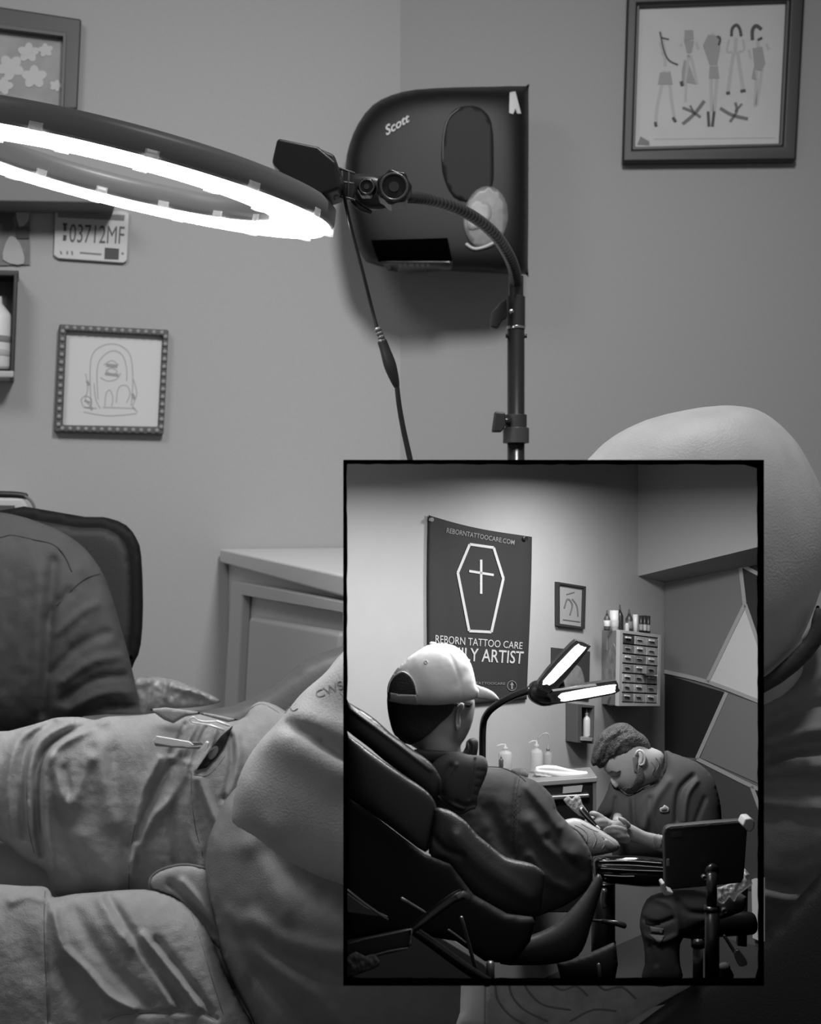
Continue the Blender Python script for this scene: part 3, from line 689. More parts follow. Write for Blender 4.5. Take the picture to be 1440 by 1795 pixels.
# skin: head, neck, arm, legs in one continuous surface
HD = Blob([(1008, 830), (1060, 775), (1110, 745), (1160, 727), (1230, 713), (1290, 710), (1340, 722), (1390, 764), (1425, 820), (1450, 880), (1460, 940), (1452, 1000), (1437, 1045), (1424, 1080), (1400, 1130), (1350, 1180), (1250, 1230), (1130, 1225), (1060, 1190), (1000, 1140), (985, 1090), (995, 1060), (975, 1040), (968, 1010), (930, 995), (962, 930), (975, 870)], 1.17, t=0.62, cap=190, N=90, step=11)
HA = Blob([(360, 1440), (404, 1440), (407, 1415), (410, 1390), (420, 1357), (437, 1323), (459, 1293), (497, 1253), (525, 1217), (548, 1197), (572, 1177), (590, 1152), (640, 1105), (720, 1040), (820, 1000), (900, 1000), (930, 1080), (840, 1160), (740, 1260), (690, 1310), (900, 1290), (1150, 1250), (1280, 1330), (1250, 1480), (1050, 1560), (800, 1600), (700, 1585), (602, 1552), (564, 1539), (526, 1522), (492, 1503), (466, 1482), (441, 1464), (415, 1450)][1:], 1.11, t=0.52, cap=80, N=100, step=7,
          folds=[([(486, 1262), (515, 1274), (547, 1287), (568, 1302), (602, 1322), (660, 1345)], 9, -20), ([(500, 1250), (560, 1268), (620, 1290)], 26, 12), ([(480, 1290), (520, 1310), (600, 1350)], 30, 10), ([(430, 1380), (440, 1430), (470, 1455)], 24, 6)])
fing = []
for k in range(4):
    fing.append(tube_me([(880, 1010+k*26, 1.10, 18), (925, 1000+k*28, 1.09, 15), (955, 1015+k*28, 1.10, 13), (960, 1040+k*26, 1.12, 11-k)], 10, 3))
fing.append(tube_me([(860, 1100, 1.09, 20), (900, 1130, 1.07, 16), (940, 1120, 1.06, 12)], 10, 3))
ear = tube_me([(1200, 985, 1.09, 14), (1232, 975, 1.085, 13), (1245, 1010, 1.085, 12), (1225, 1060, 1.09, 12), (1200, 1075, 1.095, 11)], 10, 4)
TA = Blob([(808, 1640), (812, 1700), (811, 1760), (806, 1840), (1040, 1840), (1110, 1790), (1165, 1756), (1225, 1722), (1280, 1670), (1200, 1600), (1000, 1590)], 1.035, t=0.5, cap=70, k=2, step=8)
skin = fuse([HD.mesh(), HA.mesh(), ear, tube_me([(1250, 1060, 1.20, 120), (1300, 1180, 1.23, 110), (1230, 1380, 1.26, 110)], 24, 4),
             tube_me([(1150, 1420, 1.265, 110), (800, 1560, 1.28, 120), (520, 1560, 1.29, 80), (300, 1420, 1.315, 62), (0, 1370, 1.32, 56), (-180, 1350, 1.34, 52)], 24, 4),
             tube_me([(520, 1600, 1.28, 70), (200, 1700, 1.26, 62), (-180, 1690, 1.26, 60)], 24, 4), tube_me([(-180, 1500, 1.36, 44), (0, 1520, 1.36, 46), (120, 1560, 1.36, 40)], 20, 3), TA.mesh(),
             tube_me([(1080, 1440, 1.12, 90), (1190, 1560, 1.09, 66), (1160, 1680, 1.045, 56)], 18, 4)]+fing, 0.0042, 3)
body = link('body', skin, M_SKIN, cl)
# second, tattooed forearm at the bottom edge
decal('shaded_tattoo_skin', [(853, 1690), (851, 1800), (1090, 1800), (1165, 1754), (1222, 1722), (1240, 1690)], TA.surf, mat('tattooed skin shaded', 0.60, 0.55, bump=0.25, bscale=500, var=0.25, vscale=60), cl, 1.5, 2, 9)  # tattooed skin, its darker tone also paints the shade on this arm
decal('pale_arm_strip', [(809, 1712), (852, 1712), (850, 1800), (806, 1800)], TA.surf, mat('pale strip', 0.72, 0.7), cl, 0.5, 2, 9)  # paler strip along the left end of the arm
lines('arm_tattoo', [[(868, 1715), (872, 1750), (895, 1780), (930, 1800)], [(890, 1712), (898, 1745), (920, 1770), (960, 1790)], [(915, 1716), (930, 1742), (955, 1762), (1000, 1770)], [(960, 1720), (985, 1735), (1010, 1728), (1030, 1745)], [(1040, 1715), (1060, 1735), (1090, 1730), (1115, 1750)], [(1000, 1790), (1040, 1770), (1080, 1772)], [(1100, 1715), (1130, 1725), (1160, 1718)]], TA.surf, mat('tattoo ink', 0.42, 0.6), cl, 2.2, 3)
M_TAT = mat('faded tattoo', 0.56, 0.6)
link('forearm_tattoo', text_me('CWS', [(551, 1212), (598, 1192), (604, 1206), (557, 1224)], lambda x, y, top: P(x, y, HA.surf(x, y)-(1.2 if top else -1.0)/F), 0.0, -0.005), M_TAT, cl, smooth=False)
lines('forearm_script', [[(500, 1250), (508, 1240), (514, 1246), (522, 1242)], [(596, 1214), (602, 1222), (600, 1232)]], HA.surf, M_TAT, cl, 0.9, -0.5)

# tee shirt
TEE = [(404, 1391), (381, 1433), (366, 1471), (359, 1518), (364, 1564), (377, 1615), (386, 1666), (402, 1708), (424, 1751), (447, 1800), (470, 1860), (820, 1870), (1000, 1790), (1120, 1770), (1240, 1740), (1340, 1680), (1385, 1640), (1440, 1590), (1510, 1500), (1530, 1300), (1500, 1150), (1452, 1088), (1428, 1092), (1380, 1150), (1330, 1188), (1200, 1240), (1000, 1290), (800, 1330), (600, 1330), (470, 1340)]
tf = [([(390, 1610), (430, 1680), (500, 1760), (580, 1830)], 20, -9), ([(400, 1600), (470, 1680), (560, 1750), (640, 1830)], 14, 8), ([(430, 1640), (520, 1690), (600, 1715)], 14, -9), ([(440, 1610), (520, 1655), (600, 1670)], 14, 7),
      ([(372, 1560), (400, 1640), (425, 1710)], 12, 8), ([(470, 1500), (520, 1545), (610, 1590)], 30, -12), ([(440, 1480), (475, 1530), (500, 1600)], 22, 8), ([(450, 1700), (520, 1780), (560, 1830)], 10, -6),
      ([(1345, 1330), (1400, 1310), (1470, 1300)], 12, -22), ([(1345, 1300), (1400, 1285), (1480, 1270)], 10, 14), ([(1340, 1375), (1400, 1372), (1480, 1380)], 10, -12), ([(1345, 1350), (1400, 1340), (1480, 1345)], 9, 10),
      ([(1340, 1545), (1390, 1555), (1440, 1530)], 9, -10), ([(1340, 1240), (1390, 1215), (1440, 1180)], 14, 12), ([(1345, 1270), (1400, 1245), (1470, 1230)], 10, -12), ([(1340, 1405), (1480, 1420)], 10, 7), ([(1340, 1570), (1400, 1580)], 8, 8)]
TE = blob('tee_shirt', TEE, 1.235, M_TEE, cl, t=0.62, cap=190, k=3, step=9, N=110, folds=tf, rough=(3.0, 60))
blob('tee_collar', [(1412, 1120), (1424, 1085), (1432, 1062), (1440, 1068), (1448, 1100), (1440, 1130), (1400, 1175), (1340, 1215), (1300, 1215), (1350, 1180)], 1.14, mat('dark collar rib', 0.22, 0.8, bump=0.2), cl, k=2, t=0.6, cap=18, step=5)

# shorts: far leg, near leg and the fold between them
UL = [(-140, 1290), (-60, 1268), (0, 1282), (40, 1275), (78, 1264), (100, 1258), (140, 1257), (166, 1262), (190, 1256), (240, 1254), (300, 1247), (360, 1250), (420, 1262), (441, 1238), (462, 1230), (500, 1246), (560, 1300), (560, 1480), (480, 1560), (420, 1640), (385, 1660), (345, 1620), (300, 1590), (263, 1575), (225, 1572), (174, 1570), (106, 1571), (90, 1556), (80, 1528), (40, 1505), (10, 1478), (-60, 1450), (-140, 1440)]
uf = [([(70, 1270), (30, 1300), (14, 1380), (18, 1460)], 8, 9), ([(95, 1264), (50, 1300), (38, 1380), (42, 1470)], 7, -10), ([(165, 1268), (95, 1300), (66, 1350), (66, 1440), (74, 1500)], 7, -16), ([(125, 1266), (70, 1300), (50, 1370), (54, 1460)], 7, 9),
      ([(185, 1262), (110, 1300), (82, 1345), (78, 1440), (90, 1520)], 9, 12), ([(95, 1330), (110, 1400), (128, 1405), (145, 1350), (158, 1330)], 12, 10), ([(112, 1350), (125, 1385), (140, 1350)], 10, -6), ([(175, 1300), (178, 1350), (200, 1440)], 16, 9), ([(105, 1430), (120, 1490), (170, 1550)], 22, -10),
      ([(200, 1320), (205, 1400), (225, 1550)], 14, -7), ([(330, 1340), (300, 1400), (262, 1440), (232, 1510)], 9, 9), ([(300, 1340), (268, 1400), (240, 1470)], 8, -10), ([(280, 1330), (250, 1390), (236, 1470), (228, 1530)], 6, 7), ([(335, 1365), (330, 1440), (350, 1520)], 10, 7),
      ([(350, 1365), (370, 1420), (385, 1450)], 7, 10), ([(320, 1330), (308, 1380), (300, 1470), (310, 1540)], 9, -8), ([(415, 1290), (418, 1340), (400, 1390)], 7, 7), ([(405, 1290), (406, 1350), (392, 1400)], 5, -8),
      ([(325, 1270), (312, 1300), (300, 1320)], 5, -8), ([(345, 1272), (330, 1300), (322, 1335)], 4, 6), ([(362, 1275), (350, 1300), (335, 1345)], 4, -6), ([(378, 1280), (368, 1310), (345, 1350)], 4, 6), ([(230, 1480), (250, 1530), (230, 1560)], 14, -10), ([(145, 1470), (190, 1540)], 22, 8)]
UP = blob('shorts_far_leg', UL, 1.30, M_SHORT, cl, t=0.62, cap=125, k=3, step=3.4, N=120, folds=uf, rough=(2.2, 40))
LL = [(-140, 1560), (-60, 1548), (0, 1550), (40, 1553), (76, 1554), (88, 1562), (95, 1573), (130, 1567), (170, 1564), (220, 1560), (271, 1561), (322, 1582), (345, 1605), (366, 1635), (385, 1680), (400, 1720), (422, 1760), (448, 1810), (440, 1900), (-140, 1900)]
lf = [([(95, 1600), (110, 1660), (150, 1700), (190, 1745), (235, 1768)], 8, 12), ([(84, 1560), (80, 1620), (84, 1700), (86, 1790)], 4, -5), ([(190, 1572), (225, 1630), (270, 1700), (320, 1765)], 9, -10), ([(175, 1572), (200, 1620), (225, 1660)], 12, 7),
      ([(250, 1640), (300, 1700), (350, 1765)], 7, 8), ([(275, 1650), (330, 1720), (370, 1775)], 8, -8), ([(220, 1640), (270, 1705), (300, 1760)], 8, 7), ([(130, 1600), (190, 1690), (260, 1760)], 14, -8), ([(120, 1700), (150, 1760), (160, 1790)], 22, -12), ([(0, 1590), (40, 1640), (60, 1700)], 24, -5), ([(185, 1785), (250, 1776), (340, 1774), (380, 1786)], 4, -6), ([(20, 1580), (50, 1570), (84, 1580)], 8, 5)]
LO = blob('shorts_near_leg', LL, 1.235, M_SHORT, cl, t=0.6, cap=135, k=3, step=3.4, N=120, folds=lf, rough=(2.2, 46))
FL = blob('shorts_front_fold', [(262, 1556), (264, 1540), (280, 1527), (305, 1519), (330, 1517), (362, 1524), (372, 1560), (382, 1610), (392, 1665), (372, 1650), (345, 1618), (325, 1590), (300, 1570)], 1.235, mat('shorts canvas fold', 0.60, 0.85, bump=0.3, bscale=700, var=0.07, vscale=60), cl, t=0.6, cap=24, k=2, step=4, folds=[([(300, 1550), (330, 1580), (375, 1630)], 8, -8), ([(320, 1545), (350, 1580), (380, 1625)], 6, 7)])  # front fold in the same canvas tone as the legs
line('fold_piping', [(263, 1556), (264, 1540), (280, 1526), (305, 1518), (330, 1516), (360, 1522)], FL.surf, M_SEAM, FL.obj, 2.6, 1)
lines('stitch_line', [[(74, 1275), (52, 1320), (47, 1380), (50, 1450), (60, 1495)], [(432, 1250), (446, 1238), (464, 1235), (490, 1250)], [(395, 1325), (380, 1345), (362, 1360), (340, 1358)], [(336, 1355), (336, 1400), (345, 1460), (356, 1500)], [(238, 1440), (228, 1500), (226, 1560)]], UP.surf, M_SEAM, UP.obj, 0.7, 0.0)
lines('stitch_line', [[(79, 1562), (77, 1620), (80, 1700), (84, 1795)], [(190, 1790), (215, 1779), (300, 1775), (350, 1777), (378, 1790)], [(335, 1598), (352, 1650), (370, 1710), (392, 1780)]], LO.surf, M_SEAM, LO.obj, 0.7, 0.0)
# dark pocket mouth with a flap, clips gripping its edge
decal('pocket_mouth', [(344, 1350), (372, 1310), (388, 1290), (408, 1272), (398, 1300), (382, 1325), (362, 1346)], UP.surf, mat('pocket dark', 0.06, 0.9), cl, 1.5, 2, 4)
decal('pocket_button', ell(374, 1320, 7, 14, 20, 0.55), UP.surf, mat('worn button', 0.30, 0.6), cl, 3, 1.5, 3)
FLP = blob('pocket_flap', [(262, 1243), (290, 1240), (330, 1245), (375, 1252), (420, 1262), (400, 1266), (350, 1252), (325, 1256), (304, 1268), (288, 1262)], UP.surf(320, 1268)-0.012, mat('flap canvas', 0.62, 0.85, bump=0.3, bscale=700), cl, k=1, t=0.5, cap=5, step=3, tb=1.5)
ml = lambda x, y: UP.surf(x, y)
M_BRT = mat('bright steel', 0.95, 0.4, metal=0.4)
kc = thing('money_clip', 'bright steel lever clip gripping the pocket edge of the shorts', 'clip', P(315, 1303, ml(330, 1300)-0.01))
cd0 = ml(340, 1305)-0.022
slab('lever', [(274, 1290), (332, 1300), (340, 1306), (333, 1309), (300, 1308), (272, 1303), (268, 1299)], cd0, 0.0022, M_BRT, kc, 0, 0.0006)
slab('lower_arm', [(270, 1302), (330, 1309), (352, 1308), (350, 1313), (325, 1312), (272, 1308)], cd0+0.006, 0.002, M_DULLST, kc, 0, 0.0004)
slab('jaw', [(353, 1312), (361, 1300), (366, 1302), (364, 1312), (358, 1318)], cd0-0.001, 0.006, M_BRT, kc, 0, 0.0006)
slab('neck', [(334, 1301), (354, 1301), (356, 1306), (336, 1306)], cd0+0.001, 0.002, M_DULLST, kc, 0, 0.0004)
kc = thing('wire_clip', 'thin bent wire clip hooked on the pocket above the steel lever clip', 'clip', P(370, 1270, ml(370, 1270)-0.01))
wd_ = ml(370, 1272)-0.018
tube('wire_loop', [(400, 1272, wd_, 1.5), (385, 1265, wd_, 1.5), (360, 1265, wd_, 1.5), (346, 1262, wd_, 1.5), (340, 1257, wd_, 1.5), (334, 1260, wd_, 1.5), (337, 1266, wd_, 1.5), (355, 1269, wd_, 1.5), (372, 1272, wd_, 1.5), (386, 1276, wd_, 1.5), (393, 1281, wd_, 1.5)], M_BRT, kc, 8, 4)
link('wire_sleeve', merge(tube_me([(368, 1271, wd_-0.001, 2.2), (392, 1279, wd_-0.001, 2.2)], 8), tube_me([(380, 1264, wd_-0.001, 2.2), (402, 1272, wd_-0.001, 2.2)], 8)), M_BRT, kc)

# ================================================================ the black framed shadow box with its small tattoo studio
# ---- shell and studio walls
rng = random.Random(7)
def jit(edge):
    out = []
    for (x0, y0), (x1, y1), n in edge:
        for i in range(n):
            u = i/n; out.append((x0+(x1-x0)*u, y0+(y1-y0)*u))
    return out
oe = jit([((602, 806), (1340, 806), 40), ((1340, 806), (1340, 1728), 50), ((1340, 1728), (602, 1728), 40), ((602, 1728), (602, 806), 50)])
ie = []
for side, pts in enumerate([((608, 813), (1329, 814), 40), ((1333, 820), (1335, 1720), 50), ((1330, 1721), (612, 1722), 40), ((609, 1718), (607.5, 818), 50)]):
    (x0, y0), (x1, y1), n = pts
    for i in range(n):
        u = i/n; k = rng.uniform(-0.9, 0.9); ie.append((x0+(x1-x0)*u+(k if side in (1, 3) else 0), y0+(y1-y0)*u+(k if side in (0, 2) else 0)))
t = thing('shadow_box', 'black rough edged frame around a small model of a tattoo studio', 'shadow box', P(971, 1728, 0.56))
M_FRAME = mat('frame black', 0.004, 1.0, spec=0.0)
link('frame', frame_me(oe, ie, 0.565, 0.005), M_FRAME, t, False)
# left wall plane of the studio: runs from near left to the far corner
SA = P(606, 1200, 0.75); SC = P(1118, 1200, 0.98)
SL = Plane(SA, SC)
cB = SL.hit(1165, 1100); dv = Vector((SC.x-SA.x, SC.y-SA.y, 0)).normalized(); pv = Vector((dv.y, -dv.x, 0))
SM = Plane(cB, cB+pv)                                   # mural wall
SF = Plane(SL.hit(1119, 1010), SL.hit(1119, 1010)+pv)   # face of the bulkhead
ZF = SM.hit(1337, 1660).z                               # studio floor level
y0f = (EYE-ZF)*F/(1724-CY)
def back(v, k=0.002): return v+(v-Vector((0, 0, EYE))).normalized()*k
def shell(a, b, y):                                     # flared side of the box
    vs = [P(a[0], a[1], 0.562), P(b[0], b[1], 0.562), P(b[0], b[1], y[1]), P(a[0], a[1], y[0])]
    c = P(970, 1267, 0.8); n = (vs[1]-vs[0]).cross(vs[2]-vs[1]).normalized()
    if n.dot(c-vs[0]) > 0: n = -n
    return mesh_of(vs+[v+n*0.0004 for v in vs], [[0, 1, 2, 3], [7, 6, 5, 4], [0, 4, 5, 1], [1, 5, 6, 2], [2, 6, 7, 3], [3, 7, 4, 0]])
dR = SM.hit(1337, 1200).y
tl_, tr_, br_, bl_ = (605, 809), (1337, 809), (1337, 1725), (605, 1725)
cT = SF.hit(1337, 809)
link('shell_side', shell(tl_, bl_, (0.75, 0.75)), M_FRAME, t, False)
link('shell_side', shell(tr_, br_, (dR, dR)), M_FRAME, t, False)
link('shell_base', shell(bl_, br_, (y0f, y0f)), M_FRAME, t, False)
link('shell_top', shell(tl_, tr_, (1.02, 1.02)), M_FRAME, t, False)
def slabq(name, pl, poly, material, th=0.0008, **kw):
    return slab(name, poly, pl, th, material, kw.get('parent'), -th)
def kindof(o): return props(o, kind='structure')
M_SW = mat('studio wall', 0.66, 0.85, var=0.02, vscale=60)
kindof(slabq('wall_studio_left', SL, [(606, 809), (1166, 809), (1166, 1725), (606, 1725)], M_SW))
kindof(slabq('wall_studio_mural', SM, [(1165, 940), (1336, 930), (1336, 1700), (1165, 1700)], mat('mural mid grey', 0.40, 0.85)))
a, b, c, d = SF.hit(1119, 1010), SF.hit(1337, 957), SM.hit(1337, 989), SM.hit(1165, 1021)
a2, b2 = SF.hit(1119, 809), SF.hit(1337, 809)
kindof(link('trim_bulkhead', mesh_of([a, b, c, d, a2, b2, Vector((c.x, c.y, b2.z)), Vector((d.x, d.y, a2.z))],
      [[0, 1, 2, 3], [4, 5, 6, 7], [0, 1, 5, 4], [1, 2, 6, 5], [2, 3, 7, 6], [3, 0, 4, 7]]), mat('bulkhead paint', 0.60, 0.85), smooth=False))
f0 = Vector((P(605, 1724, y0f).x, y0f, ZF)); f1 = Vector((P(1337, 1724, y0f).x, y0f, ZF))
q0 = SL.hit(606, 1500)
kindof(link('floor_studio', prism([f0, f1, Vector((SM.hit(1337, 1660).x, dR, 0)), Vector((cB.x, cB.y, 0)), Vector((q0.x, max(q0.y, y0f), 0))], ZF-0.0008, ZF), mat('studio floor', 0.25, 0.8, var=0.05), smooth=False))
# near part of the floor, a sloping base board up to the frame
# mural
mur = thing('wall_mural', 'geometric mural of grey and black polygons edged with pale tape', 'mural', SM.hit(1250, 1650))
MU = lambda n, poly, g: slab(n, poly, SM, 0.0008, mat('mural %d' % int(g*100), g, 0.8), mur)
MU('panel', [(1166, 1028), (1298, 990), (1306, 1060), (1240, 1192), (1166, 1174)], 0.44)
MU('panel', [(1302, 990), (1337, 984), (1337, 1150), (1309, 1058)], 0.16)
MU('panel', [(1307, 1066), (1337, 1150), (1337, 1228), (1243, 1195)], 0.78)
MU('panel', [(1166, 1182), (1270, 1214), (1222, 1328), (1166, 1322)], 0.08)
MU('panel', [(1275, 1216), (1337, 1236), (1337, 1376), (1228, 1328)], 0.45)
MU('panel', [(1224, 1334), (1318, 1378), (1337, 1440), (1337, 1560), (1166, 1560), (1166, 1322)], 0.26)
MU('panel', [(1322, 1384), (1337, 1390), (1337, 1420)], 0.08)
tp = [[(1165, 1177), (1243, 1196), (1337, 1232)], [(1298, 990), (1306, 1060)], [(1306, 1060), (1240, 1196)], [(1307, 1060), (1337, 1148)], [(1299, 990), (1337, 1010)], [(1274, 1214), (1222, 1330)], [(1222, 1330), (1318, 1378), (1337, 1384)], [(1318, 1378), (1337, 1430)]]
for q in tp: link('tape_line', strokes_me([(q if len(q) == 2 else [q[0], q[1], q[2]], 6.5)], SM, 6, 0.0009, 0.0005), mat('tape grey', 0.62, 0.7), mur, False)
kindof(slab('baseboard_studio', [(1318, 1542), (1337, 1540), (1337, 1652), (1320, 1644)], SM, 0.004, mat('white skirting', 0.85, 0.5), None, 0.001))

# ---- things on the studio's left wall
ban = thing('banner', 'tall dark cloth banner with a coffin emblem and pale lettering', 'banner', SL.hit(840, 1235))
BP = [(752, 903), (800, 918), (850, 929), (900, 937), (933, 941)]
BE = [(931, 1000), (930, 1080), (928, 1150), (925, 1228)]
bfold = [([(760, 1000), (764, 1120), (770, 1220)], 6, 3), ([(920, 960), (918, 1060), (905, 1200)], 6, 3), ([(775, 940), (785, 1080), (790, 1200)], 8, -2.5), ([(900, 960), (895, 1100), (890, 1200)], 8, -2)]
def ban_pt(x, y, off=0.0):
    f = 0
    for pl_, w_, am in bfold:
        f += am*math.exp(-(float(segdist(pl_, np.array([float(x)]), np.array([float(y)]))[0])/w_)**2)
    return SL.hit(x, y, 0.002+off+f*0.00022)
vs = []; fs = []; NX, NY = 34, 40
for j in range(NY+1):
    for i in range(NX+1):
        u, v = i/NX, j/NY
        tx = 752+181*u; ty = 903+38*u+6*math.sin(math.pi*u)*(1-0.4*u)
        bx = 750+175*u; by = 1242-16*u
        x = tx*(1-v)+bx*v+(2*math.sin(v*5)*(u-0.5)); y = ty*(1-v)+by*v
        vs.append((x, y))
V = [ban_pt(x, y) for x, y in vs]+[ban_pt(x, y, -0.0006) for x, y in vs]; N1 = len(vs)
for j in range(NY):
    for i in range(NX):
        a = j*(NX+1)+i; b = a+1; c = b+NX+1; d = a+NX+1; fs += [[a, b, c, d], [N1+d, N1+c, N1+b, N1+a]]
per = [i for i in range(NX)]+[i*(NX+1)+NX for i in range(NY)]+[NY*(NX+1)+i for i in range(NX, 0, -1)]+[i*(NX+1) for i in range(NY, 0, -1)]
for k in range(len(per)): a, b = per[k], per[(k+1) % len(per)]; fs.append([a, N1+a, N1+b, b])
link('cloth', mesh_of(V, fs), mat('banner cloth', 0.16, 0.85, bump=0.1, bscale=900), ban)
M_BL = mat('banner print', 0.72, 0.8); M_BL2 = mat('banner faint print', 0.50, 0.8)
bm_ = lambda x, y, top: ban_pt(x, y, 0.0004 if top else -0.0002)
def bstroke(pls, w):
    ms = []
    for q in pls:
        q2 = [(q[0][0]+(q[1][0]-q[0][0])*i/8, q[0][1]+(q[1][1]-q[0][1])*i/8) for i in range(9)]
        dx, dy = q[1][0]-q[0][0], q[1][1]-q[0][1]; l = math.hypot(dx, dy); nx, ny = -dy/l*w/2, dx/l*w/2
        L = [(x+nx, y+ny) for x, y in q2]+[(x-nx, y-ny) for x, y in q2]; n = 9
        vs = [ban_pt(x, y, 0.0005) for x, y in L]+[ban_pt(x, y, -0.0003) for x, y in L]; fs = []
        for i in range(8): fs += [[i, i+1, n+i+1, n+i], [2*n+i, 3*n+i, 3*n+i+1, 2*n+i+1], [i, 2*n+i, 2*n+i+1, i+1], [n+i, n+i+1, 3*n+i+1, 3*n+i]]
        fs += [[0, n, 3*n, 2*n], [n-1, 3*n-1, 4*n-1, 2*n-1]]; ms.append(mesh_of(vs, fs))
    return merge(*ms)
cof = [(824, 954), (866, 960), (883, 1014), (862, 1108), (823, 1106), (803, 1004)]
link('coffin_outline', bstroke([(cof[i], cof[(i+1) % 6]) for i in range(6)], 4.6), M_BL, ban, False)
link('cross', bstroke([((844, 981), (844, 1041)), ((823, 1001), (866, 1008))], 4.2), M_BL, ban, False)
link('web_address', text_me('REBORNTATTOOCARE.COM', [(784, 925), (903, 947), (902, 955), (783, 934)], bm_, 0, 0.01), M_BL2, ban, smooth=False)
link('upper_lettering', text_me('REBORN TATTOO CARE', [(764, 1113), (917, 1126), (916, 1138), (764, 1127)], bm_, 0, 0.0), M_BL, ban, smooth=False)
link('lower_lettering', text_me('FAMILY ARTIST', [(766, 1132), (919, 1142), (917, 1164), (766, 1156)], bm_, 0, 0.008), M_BL, ban, smooth=False)
link('handle_lettering', text_me('@REBORNTATTOOCARE', [(796, 1194), (886, 1196), (886, 1202), (796, 1200)], bm_, 0, 0.0), M_BL2, ban, smooth=False)
cc = ell(898, 1202, 8, 8.5, 20)
link('round_badge', merge(bstroke([(cc[i], cc[(i+1) % 20]) for i in range(20)], 1.0), bstroke([((898, 1196), (898, 1208))], 3.0), bstroke([((895, 1200), (901, 1200))], 2.0)), M_BL2, ban, False)
for gx_, gy_ in ((758, 911), (923, 944)): slab('grommet', ell(gx_, gy_, 3.4, 3.6, 14), SL, 0.0012, M_CHROME, ban, 0.003)

t = thing('framed_picture', 'small thin framed sketch high on the studio wall right of the banner', 'picture', SL.hit(1003, 1102))
link('frame', frame_me([(979, 1020), (1028, 1028), (1026, 1103), (979, 1097)], [(982, 1024), (1025, 1031), (1023, 1099), (982, 1093)], SL, 0.003), mat('thin frame', 0.20, 0.5), t, False)
slab('paper', [(982, 1024), (1025, 1031), (1023, 1099), (982, 1093)], SL, 0.001, mat('sketch paper', 0.60, 0.8), t)
link('sketch', strokes_me([([(990, 1066), (996, 1050), (1004, 1060), (1000, 1078)], 2.4), ([(1004, 1050), (1012, 1062), (1014, 1080)], 2), ([(988, 1086), (1018, 1090)], 1.5), ([(994, 1042), (1008, 1038)], 1.5)], SL, 2, 0.001), mat('sketch ink', 0.42, 0.8), t, False)
t = thing('poster', 'dark poster with a pale rounded figure behind the double headed desk lamp', 'poster', SL.hit(1000, 1226))
slab('sheet', [(968, 1135), (1035, 1142), (1033, 1228), (967, 1222)], SL, 0.001, mat('dark poster', 0.22, 0.7), t)
slab('pale_figure', spl([(978, 1210), (984, 1180), (1000, 1166), (1016, 1168), (1024, 1186), (1025, 1212), (1010, 1220)], 3), SL, 0.0008, mat('poster figure', 0.52, 0.7, var=0.3, vscale=140), t, 0.001)

t = thing('wall_holder', 'small dark wall box holding a white pump bottle beside the worker in profile', 'wall holder', SL.hit(1027, 1303))
M_HB = mat('holder box', 0.33, 0.5)
link('case', merge(frame_me([(1013, 1234), (1043, 1237), (1041, 1304), (1013, 1302)], [(1021, 1240), (1041, 1241), (1039, 1298), (1021, 1296)], SL, 0.010)), M_HB, t, False, 0.0004)
slab('back_plate', [(1020, 1239), (1041, 1240), (1039, 1298), (1020, 1296)], SL, 0.001, mat('holder back', 0.20, 0.6), t)
slab('tray', [(1021, 1292), (1040, 1293), (1038, 1299), (1021, 1298)], SL, 0.0115, mat('holder tray', 0.62, 0.5), t)
def bottle(name, px, py, w, h, pl, off, m, label, group=None, neck=0.35, cap=None, pump=False):
    b = thing(name, label, 'bottle', pl.hit(px, py, off), group)
    base = pl.hit(px, py, off); q = base.y/F; w *= q; h *= q
    link('body', lathe_me(base, [(0, 0), (w*0.46, 0), (w*0.5, h*0.04), (w*0.5, h*0.62), (w*0.42, h*0.70), (w*neck*0.5, h*0.78), (w*neck*0.5, h*0.84), (0, h*0.84)], 16), m, b)
    link('cap', lathe_me(base+Vector((0, 0, h*0.82)), [(0, 0), (w*neck*0.62, 0), (w*neck*0.58, h*0.08), (w*0.10, h*0.10), (w*0.06, h*0.22), (0, h*0.22)], 12), cap or m, b)
    if pump:
        link('spout', sweep([base+Vector((0, 0, h*1.02)), base+Vector((-w*0.3, -w*0.1, h*1.03)), base+Vector((-w*0.62, -w*0.2, h*0.98))], [w*0.07, w*0.07, w*0.05], 8), cap or m, b)
    return b
bottle('pump_bottle', 1029, 1291, 13, 46, SL, 0.006, mat('bottle white', 0.80, 0.4), 'white pump bottle inside the small dark wall box')

# drawer cabinet of small bins
dc = thing('drawer_cabinet', 'wall mounted cabinet of small clear drawers with stickers on its side', 'drawer cabinet', SL.hit(1110, 1237))
M_DC = mat('cabinet grey', 0.55, 0.5)
DCd = SL.hit(1056, 1150).y-0.035
fa = P(1090, 1110, DCd-0.0); fb = P(1160, 1112, DCd+0.035)
FP = Plane(fa, fb)
c0, c1, c2, c3 = FP.hit(1088, 1106), FP.hit(1158, 1114), FP.hit(1156, 1236), FP.hit(1086, 1236)
bk = [SL.hit(x, y, 0.001) for x, y in ((1057, 1104), (1120, 1108), (1120, 1238), (1056, 1236))]
bk = [SL.hit(1057, 1104, 0.001), SL.hit(1130, 1112, 0.001), SL.hit(1130, 1232, 0.001), SL.hit(1056, 1234, 0.001)]
link('carcass', mesh_of([c0, c1, c2, c3]+bk, [[0, 1, 2, 3], [7, 6, 5, 4], [0, 4, 5, 1], [1, 5, 6, 2], [2, 6, 7, 3], [3, 7, 4, 0]]), M_DC, dc, False)
link('front_rim', frame_me([(1087, 1104), (1160, 1113), (1158, 1238), (1085, 1238)], [(1093, 1110), (1155, 1118), (1153, 1232), (1091, 1231)], FP, 0.003), mat('rim grey', 0.62, 0.45), dc, False, 0.0003)
SP = Plane(bk[0], c0)
